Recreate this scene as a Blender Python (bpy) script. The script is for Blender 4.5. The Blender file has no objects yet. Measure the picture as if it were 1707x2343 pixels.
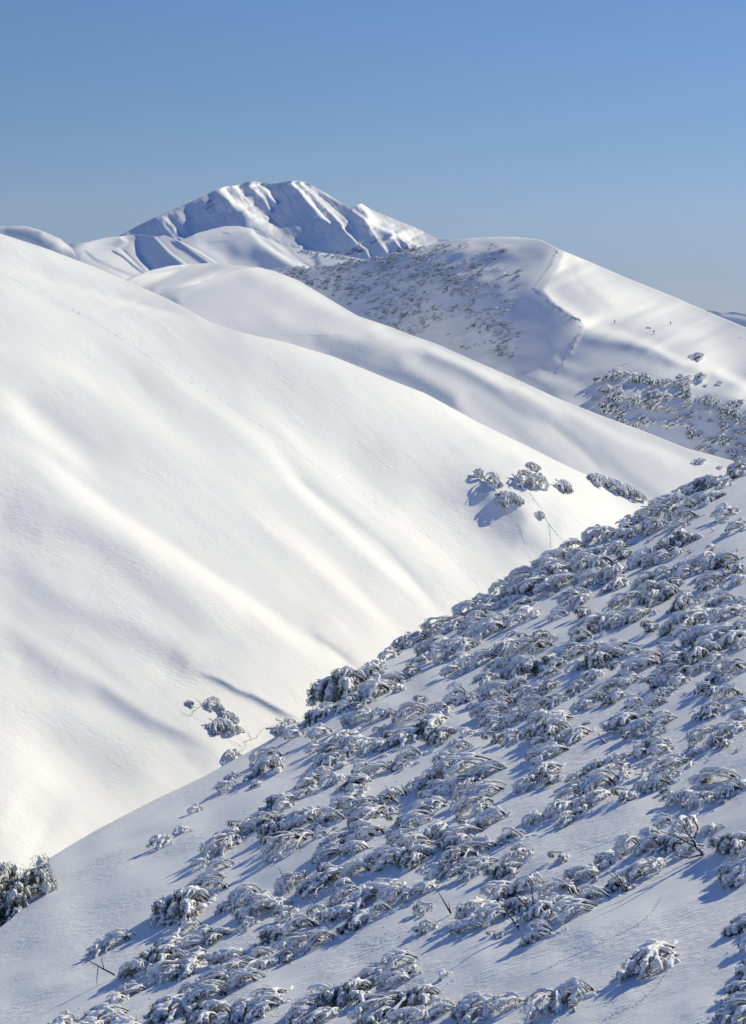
import bpy, bmesh, math, random
from mathutils import Vector, Matrix, Euler
import numpy as np
SC = bpy.context.scene
COL = SC.collection
# ---------------------------------------------------------------- camera (a level camera with a lens shifted down)
cam = bpy.data.objects.new('camera', bpy.data.cameras.new('camera')); COL.objects.link(cam); SC.camera = cam
cam.location = (0, 0, 0); cam.rotation_euler = (math.radians(90), 0, 0)
cam.data.sensor_fit = 'HORIZONTAL'; cam.data.sensor_width = 36.0
cam.data.lens = 4133.0/1707*36.0; cam.data.shift_y = -(2343/2-724.0)/1707
cam.data.clip_start = 1.0; cam.data.clip_end = 60000
# ---------------------------------------------------------------- sky and sun
SUN_AZ_D, SUN_EL_D = 55.0, 35.0
world = bpy.data.worlds.new("World"); SC.world = world; world.use_nodes = True
nt = world.node_tree; bg = nt.nodes['Background']
sky = nt.nodes.new('ShaderNodeTexSky'); sky.sky_type = 'NISHITA'; sky.sun_disc = False
sky.sun_elevation = math.radians(SUN_EL_D); sky.sun_rotation = math.radians(SUN_AZ_D)
sky.altitude = 1900; sky.air_density = 1.0; sky.dust_density = 0.0; sky.ozone_density = 2.5
# a clear-air sky: the low band near the horizon is held a little deeper, by height above the horizon
hsv = nt.nodes.new('ShaderNodeMixRGB'); hsv.blend_type = 'MULTIPLY'; hsv.inputs[0].default_value = 1.0
tc = nt.nodes.new('ShaderNodeTexCoord'); sx = nt.nodes.new('ShaderNodeSeparateXYZ'); cr_ = nt.nodes.new('ShaderNodeValToRGB')
nt.links.new(tc.outputs['Generated'], sx.inputs[0]); nt.links.new(sx.outputs['Z'], cr_.inputs[0]); nt.links.new(cr_.outputs[0], hsv.inputs[2])
cr_.color_ramp.elements[0].position = 0.0; cr_.color_ramp.elements[0].color = (.42, .47, .74, 1)
cr_.color_ramp.elements[1].position = .6; cr_.color_ramp.elements[1].color = (.48, .76, 1.20, 1)
for _p, _c in ((.025, (.46, .50, .72)), (.06, (.60, .61, .74)), (.165, (.62, .73, .87)), (.30, (.53, .77, 1.10))):
    _e = cr_.color_ramp.elements.new(_p); _e.color = (*_c, 1)
nt.links.new(sky.outputs[0], hsv.inputs[1]); nt.links.new(hsv.outputs[0], bg.inputs[0]); bg.inputs[1].default_value = 0.096
sun = bpy.data.objects.new('sun', bpy.data.lights.new('sun', 'SUN')); COL.objects.link(sun)
sun.data.energy = 4.15; sun.data.angle = math.radians(0.5); sun.data.color = (1.0, .912, .64)
_el, _az = math.radians(SUN_EL_D), math.radians(SUN_AZ_D)
SUNDIR = Vector((math.cos(_el)*math.sin(_az), math.cos(_el)*math.cos(_az), math.sin(_el)))
sun.rotation_euler = SUNDIR.to_track_quat('Z', 'Y').to_euler()
SC.view_settings.view_transform = 'Standard'; SC.view_settings.look = 'None'
SC.view_settings.exposure = 0.0; SC.view_settings.gamma = 1.0; SC.view_settings.use_curve_mapping = False
SC.render.engine = 'CYCLES'; SC.cycles.max_bounces = 6; SC.cycles.diffuse_bounces = 2; SC.cycles.use_denoising = True
#CORE-BEGIN
# ---------------------------------------------------------------- terrain solver
# view frame: 1707 x 2343 grid, focal 4133, horizon line at row 724
import numpy as np, math
FPX, CX, HY = 4133.0, 853.5, 724.0
SUN_AZ, SUN_EL = math.radians(55.0), math.radians(35.0)
LX = math.cos(SUN_EL)*math.sin(SUN_AZ); LY = math.cos(SUN_EL)*math.cos(SUN_AZ); LZ = math.sin(SUN_EL)
TA, TB = 0.18, 1.06            # photo luminance = TA + TB * (n . L)

FR = dict(S=(0,0,1.0), Z1=(0,380,.6659), H1=(0,500,.5448), H2=(0,1000,.5448), H3=(600,900,.5448), Z4=(0,400,.3027),
          Z5=(450,400,.2119), Z6=(700,420,.2119), Z2=(600,500,.6701), Z3=(1200,640,.3069), R5=(0,1480,.4237), R4=(1000,1000,.428), T7=(1040,1040,.1755))
def P(fr, *pts):
    x0, y0, k = FR[fr]
    return [(x0+k*a, y0+k*b) for a, b in pts]
def tone(g):
    if g < 90: return -.07-(90-g)/100.0            # turned well away from the sun
    c = g/255.0
    lin = ((c+.055)/1.055)**2.4
    return max(-.07, (lin-TA)/TB)

def seg_dist(X, Y, pts):
    """distance, side, place along it; (+ = right hand when walking the polyline, image coordinates) to a polyline"""
    best = np.full(X.shape, 1e18); side = np.ones(X.shape); al = np.zeros(X.shape); acc = 0.0
    tot = sum(math.hypot(q[0]-p[0], q[1]-p[1]) for p, q in zip(pts[:-1], pts[1:]))
    for (ax, ay), (bx, by) in zip(pts[:-1], pts[1:]):
        dx, dy = bx-ax, by-ay; L2 = dx*dx+dy*dy+1e-9
        t = np.clip(((X-ax)*dx+(Y-ay)*dy)/L2, 0, 1)
        ex, ey = X-(ax+t*dx), Y-(ay+t*dy)
        d = ex*ex+ey*ey
        m = d < best
        al = np.where(m, (acc+t*math.sqrt(L2))/tot, al); acc += math.sqrt(L2)
        best = np.where(m, d, best)
        side = np.where(m, np.sign(dx*ey-dy*ex), side)
    return np.sqrt(best), side, al

def vnoise(X, Y, sx, sy, ang, seed):
    """smooth random field, stretched sx by sy along a direction"""
    rng = np.random.default_rng(seed); G = rng.normal(0, 1, (64, 64))
    c, s = math.cos(ang), math.sin(ang)
    u = ((X*c+Y*s)/sx) % 64; v = ((-X*s+Y*c)/sy) % 64
    return sample((0, 0, 1.0, np.pad(G, ((1, 4), (1, 4)), mode='wrap')), u+1, v+1)
def stroke_map(X, Y, base, strokes, taper=0, soft=1.0, grain=(), gain=1.0):
    T = np.full(X.shape, tone(base))
    for st in strokes:
        pts, g, w = st[0], st[1], st[2]
        wl, wr = (w, w) if not isinstance(w, tuple) else w      # right-hand side = below a left-to-right line
        k = st[3] if len(st) > 3 else 1.0
        wl, wr = wl*soft, wr*soft
        wm = max(wl, wr)*3
        xs = [p[0] for p in pts]; ys = [p[1] for p in pts]
        c0 = np.searchsorted(X[0], min(xs)-wm); c1 = np.searchsorted(X[0], max(xs)+wm)
        r0 = np.searchsorted(Y[:, 0], min(ys)-wm); r1 = np.searchsorted(Y[:, 0], max(ys)+wm)
        if c1 <= c0 or r1 <= r0: continue
        sl = (slice(r0, r1), slice(c0, c1))
        d, s, al = seg_dist(X[sl], Y[sl], pts)
        w_ = np.where(s > 0, wr, wl)
        tp = np.clip(np.minimum(al, 1-al)/max(taper, 1e-6), 0, 1) if taper else 1.0
        a = np.exp(-(d/np.maximum(w_, .3))**2*1.0)*k*(.25+.75*tp if taper else 1.0)
        T[sl] = T[sl]*(1-a)+tone(g)*a
    T = (T-tone(base))*gain+tone(base)
    for (amp, sx, sy, ang, seed, *mk) in grain:
        T = T+amp*vnoise(X, Y, sx, sy, ang, seed)*(mk[0](X, Y) if mk else 1.0)
    return T

def fold_term(fold, U):
    z = (U-fold[0])/.006
    return -fold[1]*.006*np.logaddexp(0, -z)
def solve(x0, x1, y0, y1, h, plane, T_fn, lam0=.6, mu=.18, crest=None, iters=70, fold=None):
    """shape from light: height sheet whose slopes catch the sun as strongly as the tone field asks"""
    a, b = plane
    W = None
    for lev in (8, 4, 2, 1):
        hh = h*lev
        if lev == 8 and min((x1-x0), (y1-y0))/hh < 6: continue
        xs = np.arange(x0, x1+hh*.5, hh); ys = np.arange(y0, y1+hh*.5, hh)
        X, Y = np.meshgrid(xs, ys)
        U, V = (X-CX)/FPX, (Y-HY)/FPX
        W0 = V+a*U+b+(fold_term(fold, U) if fold else 0)
        D = np.zeros_like(W0) if W is None else sample(oldg, X, Y)
        Xc, Yc = X[:-1, :-1]+hh/2, Y[:-1, :-1]+hh/2
        T = T_fn(Xc, Yc)
        Uc, Vc = (Xc-CX)/FPX, (Yc-HY)/FPX
        wt = np.ones_like(Xc)
        if crest is not None:
            cy = np.interp(Xc, [p[0] for p in crest], [p[1] for p in crest])
            wt = .3+.7*np.clip((Yc-cy)/(2*hh)+1.2, 0, 1)
        dt = hh/FPX
        # e = p*Wu + q*Wv - LY*W ; transverse = (q*Wu - p*Wv)
        p_ = -LX+Uc*LY; q_ = LZ+Vc*LY
        def op(D):
            a00, a01, a10, a11 = D[:-1, :-1], D[:-1, 1:], D[1:, :-1], D[1:, 1:]
            Du = (a01+a11-a00-a10)/(2*dt); Dv = (a10+a11-a00-a01)/(2*dt); Dm = (a00+a01+a10+a11)*.25
            return wt*(p_*Du+q_*Dv-LY*Dm), mu*(q_*Du-p_*Dv)
        def adj(e, t):
            e = e*wt; t = t*mu
            gu = (p_*e+q_*t)/(2*dt); gv = (q_*e-p_*t)/(2*dt); gm = -LY*e*.25
            G = np.zeros_like(W0)
            G[:-1, :-1] += -gu-gv+gm; G[:-1, 1:] += gu-gv+gm; G[1:, :-1] += -gu+gv+gm; G[1:, 1:] += gu+gv+gm
            return G
        ls = .02/dt*.25
        def lap(D):
            R = np.zeros_like(D)
            R[1:-1, 1:-1] = (4*D[1:-1, 1:-1]-D[:-2, 1:-1]-D[2:, 1:-1]-D[1:-1, :-2]-D[1:-1, 2:])*ls
            return R
        def lapT(R):
            Z = np.zeros_like(R); r = R[1:-1, 1:-1]*ls
            Z[1:-1, 1:-1] += 4*r; Z[:-2, 1:-1] -= r; Z[2:, 1:-1] -= r; Z[1:-1, :-2] -= r; Z[1:-1, 2:] -= r
            return Z
        def AtA(D):
            e, t = op(D)
            return adj(e, t)+lapT(lap(D))+lam0*lam0*D
        for outer in range(3 if lev > 1 else 2):
            Wf = W0+D
            Wu = (Wf[:-1, 1:]+Wf[1:, 1:]-Wf[:-1, :-1]-Wf[1:, :-1])/(2*dt); Wv = (Wf[1:, :-1]+Wf[1:, 1:]-Wf[:-1, :-1]-Wf[:-1, 1:])/(2*dt)
            Wm = (Wf[:-1, :-1]+Wf[1:, 1:]+Wf[1:, :-1]+Wf[:-1, 1:])*.25
            Wb = Wm-Uc*Wu-Vc*Wv
            N = np.sqrt(Wu**2+Wb**2+Wv**2)
            e0, t0 = -a*LX-b*LY+LZ, 0.0
            if fold is not None:                         # the resting shape is a roof, not one plane
                Fd = fold_term(fold, U)
                Fu = (Fd[:-1, 1:]-Fd[:-1, :-1])/dt; Fm = (Fd[:-1, 1:]+Fd[:-1, :-1])/2
                e0 = e0+p_*Fu-LY*Fm
            rhs = wt*(T*N-e0)
            B = adj(rhs, np.zeros_like(rhs))
            r = B-AtA(D); pd = r.copy(); rs = (r*r).sum()
            for it in range(iters):
                Ap = AtA(pd); al = rs/((pd*Ap).sum()+1e-30)
                D = D+al*pd; r = r-al*Ap; rn = (r*r).sum()
                if rn < 1e-14*B.size: break
                pd = r+rn/rs*pd; rs = rn
        W = D; oldg = (x0, y0, hh, D)
    return oldg

def cubic(t):
    t2 = t*t; t3 = t2*t
    return (-.5*t3+t2-.5*t, 1.5*t3-2.5*t2+1, -1.5*t3+2*t2+.5*t, .5*t3-.5*t2)
def sample(g, X, Y):
    x0, y0, h, D = g
    fx = np.clip((X-x0)/h, 0, D.shape[1]-1.001); fy = np.clip((Y-y0)/h, 0, D.shape[0]-1.001)
    ix = np.floor(fx).astype(int); iy = np.floor(fy).astype(int)
    cx = cubic(fx-ix); cy = cubic(fy-iy); out = 0
    for j in range(4):
        jy = np.clip(iy+j-1, 0, D.shape[0]-1)
        for i in range(4):
            jx = np.clip(ix+i-1, 0, D.shape[1]-1)
            out = out+cy[j]*cx[i]*D[jy, jx]
    return out

class Layer:
    def __init__(s, name, plane, z0, crest, base, strokes, box, h, lam0=.6, mu=.18, bottom=None, res=None, fold=None, taper=0, soft=1.0, grain=(), gain=1.0):
        s.fold = fold
        s.name, s.plane, s.z0, s.crest, s.h = name, plane, z0, sorted(crest), h
        s.cx = np.array([p[0] for p in s.crest]); s.cy = np.array([p[1] for p in s.crest])
        s.box, s.res, s.bottom = box, res or h, bottom
        fn = lambda X, Y: stroke_map(X, Y, base, strokes, taper, soft, grain, gain)
        s.g = solve(box[0], box[1], box[2], box[3], h, plane, fn, lam0, mu, s.crest, fold=fold)
    def crest_y(s, x):
        x = np.asarray(x, float)
        # smooth the traced crest a little so it has no corners
        k = s.h*1.0
        return (np.interp(x-k, s.cx, s.cy)+2*np.interp(x, s.cx, s.cy)+np.interp(x+k, s.cx, s.cy))/4
    def W(s, X, Y):
        U, V = (X-CX)/FPX, (Y-HY)/FPX
        return V+s.plane[0]*U+s.plane[1]+sample(s.g, X, Y)+(fold_term(s.fold, U) if s.fold else 0)
    def depth(s, X, Y):
        return -s.z0/np.maximum(s.W(X, Y), 1e-3)
    def pos(s, x, y):
        """world point of the surface seen at frame position (x, y)"""
        Yd = s.depth(np.asarray(x, float), np.asarray(y, float))
        return np.stack([(np.asarray(x, float)-CX)/FPX*Yd, Yd, -(np.asarray(y, float)-HY)/FPX*Yd], -1)
#CORE-END
#LAYERS-BEGIN
def build_layers():
    L = {}
    # ---------- far mountain
    cr = P('S',(120,640),(200,600),(250,565))+P('Z4',(900,460),(1060,375),(1250,285),(1420,215),(1560,150),(1640,108))+P('Z5',(250,150),(320,122),(420,116),(470,104),(530,80),(600,65),(680,82),(800,97),(900,85),(1000,66),(1080,62),(1170,80),(1240,110),(1300,150),(1400,200),(1520,280),(1640,355))+P('Z6',(485,262),(540,235),(600,215),(660,255),(750,300),(900,360),(1050,425),(1180,475),(1300,535),(1400,590),(1500,606),(1652,612))+[(1150,572),(1300,705)]
    st = [
     (P('Z4',(950,460),(1100,385),(1250,310),(1420,230),(1560,160)),165,5), (P('Z4',(1050,430),(1150,410),(1230,400)),100,14), (P('Z4',(1150,360),(1230,340)),112,8),
     (P('Z4',(1240,320),(1245,380),(1290,430),(1330,480)),185,4),(P('Z4',(1260,330),(1310,400),(1350,450),(1390,490)),215,5),(P('Z4',(1290,390),(1310,440)),120,4),
     (P('Z4',(1380,290),(1420,350),(1440,420),(1430,470)),200,14),(P('Z4',(1500,400),(1560,380)),150,14),
     (P('Z4',(1440,225),(1460,250),(1520,250)),95,6),(P('Z4',(1560,190),(1580,240)),165,6),(P('Z4',(1590,140),(1650,150)),90,5),
     (P('Z5',(0,420),(200,480),(420,500)),108,24),(P('Z5',(350,420),(500,460),(620,520)),112,14),(P('Z5',(120,300),(150,360)),150,10),
     (P('Z5',(620,520),(800,640),(980,760)),175,17),(P('Z5',(900,640),(1050,720),(1200,800)),200,12),
     (P('Z5',(300,170),(440,310),(620,440),(800,560)),232,(9,11)),(P('Z5',(440,150),(560,290),(700,430),(860,560)),238,11),(P('Z5',(280,150),(400,290)),245,6),
     (P('Z5',(330,150),(380,210)),120,1.5),(P('Z5',(500,250),(570,320)),150,1.2),(P('Z5',(720,450),(790,510)),150,1.5),
     (P('Z5',(850,540),(1000,650),(1150,750),(1290,825)),228,(7,7)),
     (P('Z5',(495,120),(560,190),(620,262),(780,420),(900,550),(1010,638),(1150,730),(1300,812)),108,(12,.6)),
     (P('Z5',(620,200),(760,340),(900,430),(1000,560)),112,20),(P('Z5',(850,170),(950,300),(1050,500)),100,24),(P('Z5',(1000,560),(1200,700),(1350,800)),128,22),
     (P('Z5',(470,105),(530,150)),120,4),
     (P('Z5',(590,130),(660,180),(730,250),(770,320),(812,385)),228,4),(P('Z5',(620,120),(660,150)),230,5),(P('Z5',(685,118),(770,170),(800,230),(870,298)),235,4.5),
     (P('Z5',(1045,105),(1130,170),(1200,270),(1290,360),(1370,460),(1430,500)),242,4.5),(P('Z5',(1200,240),(1280,310)),235,5),
     (P('Z5',(1150,110),(1260,190),(1360,300),(1470,420),(1550,500),(1620,580)),236,6),(P('Z5',(1250,160),(1350,250),(1450,350),(1560,440),(1640,500)),218,6),
     (P('Z5',(1240,115),(1300,160),(1400,210),(1500,270),(1640,365)),205,3.2),(P('Z5',(1320,210),(1420,290),(1540,400),(1600,440)),120,2.4),(P('Z5',(1400,380),(1480,470),(1540,540)),120,2),
     (P('Z5',(1250,260),(1400,420),(1500,530)),110,(2,4)),
     (P('Z5',(1150,340),(1200,360)),90,3),(P('Z5',(1480,540),(1560,540)),100,3),(P('Z5',(1360,800),(1440,740)),95,2.5),(P('Z5',(1400,600),(1450,640)),110,3),(P('Z5',(1340,720),(1400,700),(1460,660)),140,5),
     (P('Z6',(400,480),(480,560),(550,630)),230,2.6),(P('Z6',(595,665),(650,700),(692,785)),235,3),(P('Z6',(420,470),(500,520),(560,580)),200,3),(P('Z6',(480,420),(560,520),(610,580),(680,700)),205,3),
     (P('Z6',(400,270),(520,400),(620,560),(700,700)),110,(14,10)),
     (P('Z6',(600,340),(680,420),(720,500),(790,600),(850,680),(890,745)),232,(3.5,4)),(P('Z6',(520,290),(600,350)),215,4),
     (P('Z6',(740,340),(850,420),(1000,500),(1150,580),(1330,620)),212,22),(P('Z6',(600,230),(680,310),(760,420)),248,10),(P('Z6',(800,300),(1000,400),(1200,490),(1350,570)),205,7),
     (P('Z6',(760,440),(800,520),(830,620)),170,8),(P('Z6',(800,470),(860,540),(930,640),(960,700)),108,(7,12)),(P('Z6',(880,500),(950,560)),150,8),
     (P('Z6',(730,440),(820,480),(900,510),(990,560),(1110,620),(1230,668)),236,(5,5)),
     (P('Z6',(985,570),(1040,630),(1100,690)),108,(5,5)),(P('Z6',(965,605),(1010,670),(1050,705)),218,3),(P('Z6',(1010,580),(1080,630),(1120,690)),225,(5,3)),
     (P('Z6',(1200,495),(1300,545),(1400,600)),190,4)]
    L['E'] = Layer('mountain',(.3,.5),-1650,cr,104,st,(60,1300,395,720),1.6,lam0=4,mu=.3,gain=1.3,grain=((.05,22,3.5,1.05,31),(.035,6,6,0,32),(.02,50,8,.9,33)),bottom=lambda x:np.interp(x,[100,250,430,600,760,900,1300],[680,660,600,660,690,700,700]))
    # ---------- far left hill
    cr = [(-300,540),(-150,525),(-60,520)]+P('Z4',(0,392),(100,387),(190,388),(280,410),(380,450),(450,480),(500,520),(545,552))+[(175,590),(200,640),(330,700)]
    st = [(P('Z4',(0,400),(200,400),(330,430)),205,4),(P('Z4',(60,430),(200,460),(300,500),(360,540)),125,11),(P('Z4',(300,450),(360,520)),150,6),(P('Z4',(340,450),(430,500),(480,560)),222,9),(P('Z4',(450,500),(520,560),(580,580)),240,6)]
    L['G'] = Layer('hill',(0,.4),-560,cr,165,st,(-300,330,500,720),3,bottom=lambda x:np.interp(x,[-300,0,200,330],[560,640,680,700]))
    # ---------- far right hill
    cr = [(1400,730)]+P('Z3',(1100,235),(1300,212),(1400,228),(1480,244),(1560,236),(1652,255))+[(1800,735),(1950,725)]
    st = [(P('Z3',(1480,262),(1600,275),(1700,300)),190,4),(P('Z3',(1480,300),(1650,340)),120,8),(P('Z3',(1540,240),(1700,245)),105,4)]
    L['H'] = Layer('hill',(.1,.35),-2000,cr,130,st,(1400,1950,690,800),3,bottom=lambda x:x*0+790)
    # ---------- foothills under the mountain
    cr = [(60,585)]+P('Z4',(440,560),(520,525),(650,512),(800,475),(930,462),(1040,450),(1100,458),(1190,468),(1240,456),(1340,492),(1500,570),(1640,665))+[(540,640),(620,700)]
    st = [(P('Z4',(540,540),(700,530),(850,510)),108,(9,8)),(P('Z4',(840,500),(900,490)),170,7),(P('Z4',(925,480),(965,500),(925,545)),238,4.5),(P('Z4',(1050,470),(990,500),(900,560)),120,(3,1.5)),
     (P('Z4',(500,600),(560,585),(650,580)),112,9),(P('Z4',(600,620),(600,640)),120,6),(P('Z4',(640,580),(760,562),(850,550)),215,5),
     (P('Z4',(660,620),(800,600),(900,640),(1000,700),(860,720),(960,780)),228,26),(P('Z4',(650,580),(720,640),(850,700),(1020,765)),195,(3,4)),(P('Z4',(640,660),(760,720),(900,790)),210,8),
     (P('Z4',(850,575),(930,620),(1010,690),(1085,745)),118,(2,1.5)),(P('Z4',(900,565),(980,620),(1060,700),(1120,735)),238,3.2),(P('Z4',(940,570),(1010,640),(1100,730)),150,2.2),(P('Z4',(1000,540),(1050,600),(1090,680),(1140,718)),222,(9,7)),
     (P('Z4',(1050,500),(1090,560),(1100,640),(1150,710)),106,(34,.8)),(P('Z4',(1150,480),(1250,600),(1350,680)),110,(14,22)),(P('Z4',(1080,560),(1150,650),(1230,720)),103,12),
     (P('Z4',(1180,475),(1290,590),(1400,670)),222,3.5),(P('Z4',(1220,475),(1330,570),(1420,640),(1470,670)),195,(10,6)),(P('Z4',(1300,510),(1360,550)),120,3),
     (P('Z4',(1350,510),(1450,590),(1560,665)),108,(3,9)),(P('Z4',(1350,495),(1490,572),(1640,668)),236,(3,2))]
    L['D1'] = Layer('foothill',(.05,.35),-680,cr,195,st,(60,620,520,800),2,lam0=5,mu=.4,gain=1.25,bottom=lambda x:np.interp(x,[60,200,300,420,500,620],[600,640,690,700,660,720]))
    # ---------- dome
    cr = [(300,640),(360,590),(415,549),(435,541)]+P('Z5',(0,630),(150,590),(300,555),(450,552),(600,580),(730,650),(870,735),(960,775),(1100,795),(1200,822),(1300,835),(1450,852),(1600,872),(1650,885))+[(900,605),(1000,640),(1150,725)]
    st = [(P('Z5',(0,650),(200,600),(450,570),(580,600)),215,9),(P('Z5',(120,735),(220,722),(330,712)),140,2.6),(P('Z5',(60,690),(250,680),(400,670)),190,7),(P('Z5',(280,625),(350,632)),140,2),
     (P('Z5',(50,780),(180,850),(300,920)),215,(12,14)),(P('Z5',(420,700),(560,740),(640,800)),185,12),(P('Z5',(380,800),(450,860),(600,900)),150,16),(P('Z5',(640,860),(760,880),(830,960)),112,17),(P('Z5',(700,960),(850,940),(980,1000)),115,12),(P('Z5',(780,830),(850,830)),125,10),
     (P('Z5',(600,600),(700,720),(850,830),(1000,920),(1120,970),(1260,1010)),240,(6,8)),(P('Z5',(700,650),(850,740),(970,830),(1100,930)),225,(6,8)),(P('Z5',(640,618),(700,640),(770,680)),150,(1.5,2)),
     (P('Z5',(1020,830),(1120,920),(1230,990)),150,(3,2)),(P('Z5',(1080,850),(1200,900),(1280,860)),200,14),(P('Z5',(1290,890),(1310,960)),128,8),(P('Z5',(1380,900),(1500,940),(1560,960)),190,12),(P('Z5',(1250,840),(1400,855),(1600,880)),215,3)]
    L['D2'] = Layer('dome',(.1,.35),-760,cr,190,st,(300,1150,500,760),2,lam0=5,mu=.4,gain=1.2,bottom=lambda x:np.interp(x,[300,500,700,1150],[680,690,720,730]))
    # ---------- small hill behind the middle ridge
    cr = [(150,680),(230,662)]+P('H1',(510,268),(560,243),(640,215),(720,198),(800,190),(900,187),(1000,197),(1100,207),(1130,222))+[(660,660),(700,720),(760,760)]
    st = [(P('H1',(540,262),(640,225),(760,205)),165,(3,5)),(P('H1',(600,285),(760,255),(880,215)),218,14),(P('H1',(640,305),(760,290),(870,262)),160,(5,8)),(P('H1',(900,195),(1040,205)),215,5),(P('H1',(700,282),(840,268)),205,4)]
    L['B2'] = Layer('hill',(-.1,.4),-420,cr,204,st,(150,760,590,760),3,bottom=lambda x:np.interp(x,[150,400,760],[740,740,740]))
    # ---------- right ridge
    cr = [(560,670),(600,640)]+P('Z2',(60,188),(120,172),(180,168),(300,150),(420,130),(540,98),(620,77),(720,66),(850,62),(950,72),(1010,103),(1100,140),(1250,205),(1400,265),(1550,330),(1652,372))+[(1800,785),(1950,840)]
    st = [(P('Z2',(60,230),(350,300),(620,400),(850,480)),56,120),(P('Z2',(500,200),(760,260),(900,380)),82,50),(P('Z3',(560,1000),(1000,1060),(1652,1150)),98,90),(P('Z2',(100,185),(300,170),(420,150)),120,10),(P('Z2',(540,110),(700,80),(850,75),(980,85)),188,(7,12)),(P('Z2',(600,140),(800,130),(950,130)),132,22),
     (P('Z2',(150,200),(300,260),(450,330),(600,400)),56,60),(P('Z2',(350,230),(500,230),(640,250)),60,34),(P('Z2',(620,180),(760,190),(840,200)),140,24),(P('Z2',(650,300),(760,300),(860,280)),78,26),(P('Z2',(550,400),(700,420),(800,430)),58,34),
     (P('Z2',(900,140),(880,220),(850,260)),150,26),(P('Z2',(860,330),(950,330),(1060,360)),132,20),(P('Z2',(820,400),(950,400),(1040,410)),118,18),(P('Z2',(800,470),(900,480),(1000,480)),125,20),(P('Z2',(880,530),(960,530)),145,14),
     (P('Z2',(1030,120),(1010,180),(960,240),(1000,290),(1080,340)),246,(24,2)),(P('Z2',(1100,180),(1200,260),(1350,330),(1500,400)),240,60),(P('Z2',(1100,240),(1180,300)),222,12),(P('Z2',(1060,150),(1090,240)),228,7),
     (P('Z2',(1010,105),(985,165),(930,235),(955,262),(1010,305),(1090,350)),165,(1,5)),
     (P('Z3',(450,350),(700,400),(900,470),(1100,580),(1400,680),(1652,780)),242,14),
     (P('Z3',(440,450),(560,480),(700,490),(850,520),(950,560)),155,(10,16)),(P('Z3',(950,560),(1100,640),(1250,680),(1400,720)),178,12),(P('Z3',(1050,620),(1180,660),(1280,690)),160,8),(P('Z3',(1450,780),(1600,850)),190,12),
     (P('Z3',(460,340),(430,400),(390,470),(350,540)),232,(4,3.5)),(P('Z3',(430,370),(380,450),(330,560),(240,670)),150,(1,10)),
     (P('Z3',(250,600),(450,680),(600,640),(800,640)),192,12),(P('Z3',(150,720),(350,790),(480,850)),205,20),(P('Z3',(300,880),(500,960)),200,16),
     (P('Z3',(600,900),(900,950),(1200,1000),(1500,1050)),104,44),(P('Z3',(1100,1150),(1400,1250),(1652,1150)),74,44),(P('Z3',(500,780),(900,820),(1300,860)),165,16),
     (P('Z3',(1300,780),(1500,820),(1652,880)),195,14)]
    L['C'] = Layer('ridge',(-.35,.35),-290,cr,200,st,(560,1950,540,1150),4,mu=.3,lam0=1.2,gain=1.0,bottom=lambda x:np.interp(x,[560,900,1300,1672,1950],[680,800,960,1110,1150]),fold=(.1,1.3),grain=((.09,46,7,-.30,5,lambda X,Y:np.clip((1240-X)/90,.12,1)),(.07,18,4,-.28,8,lambda X,Y:np.clip((1230-X)/90,.1,1)),(.02,60,20,.3,6)))
    # ---------- middle ridge
    cr = [(250,760)]+P('H1',(560,360),(640,322),(700,306),(780,288),(862,265),(950,225),(1020,208),(1080,205),(1150,220),(1250,258),(1350,318),(1500,408),(1640,455))+P('Z2',(500,395),(600,430),(700,475),(850,540),(1000,610),(1150,670),(1300,725),(1450,785),(1600,825))+[(1720,1072),(1950,1150)]
    st = [(P('H1',(640,330),(760,305),(860,280)),150,(10,11)),(P('H1',(700,330),(740,345)),140,9),(P('H1',(860,300),(1000,240),(1080,225)),215,12),(P('H1',(780,350),(900,300)),205,16),
     (P('H1',(1080,215),(1180,245),(1300,310),(1450,400),(1600,465)),236,(10,18)),(P('H1',(900,320),(1000,400),(1150,440)),210,40),(P('H1',(1200,420),(1400,470),(1600,500)),222,24),
     (P('H1',(950,470),(1200,520),(1400,540)),205,16),(P('H1',(1250,510),(1450,540),(1640,570)),190,18),
     (P('Z2',(260,440),(380,500),(500,540),(640,620)),140,(16,28)),(P('Z2',(200,420),(300,450),(450,500)),165,16),
     (P('Z2',(400,385),(550,430),(700,500),(850,565),(1000,640)),236,(10,15)),(P('Z2',(560,470),(680,520),(800,590),(900,650)),165,(10,18)),(P('Z2',(850,610),(950,670),(1050,740),(1150,830)),185,16),
     (P('Z2',(720,600),(850,700),(1000,830)),195,16),(P('Z2',(960,600),(1100,680),(1250,760),(1450,830)),228,(10,14)),(P('Z2',(1050,700),(1150,760),(1280,850)),205,12),(P('Z2',(1150,790),(1250,880),(1350,950)),190,14),(P('Z2',(1400,850),(1550,850)),222,14),
     (P('Z2',(980,720),(1080,800),(1180,900)),215,9)]
    L['B'] = Layer('ridge',(-.15,.35),-290,cr,210,st,(250,1950,590,1300),4,soft=1.1,gain=1.15,lam0=1.5,mu=.3,grain=((.015,120,26,.6,21),(.012,40,40,0,22)),bottom=lambda x:np.interp(x,[250,420,900,1481,1950],[800,820,960,1240,1300]))
    # ---------- big left slope
    cr = [(-300,437)]+P('H1',(0,63),(200,128),(400,205),(560,275),(700,335),(820,400),(880,435),(1000,475),(1200,520),(1400,580),(1550,640),(1640,678))+P('H3',(685,0),(900,118),(1100,215),(1300,315),(1450,380),(1617,455))+[(1560,1190),(1750,1300)]
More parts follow.
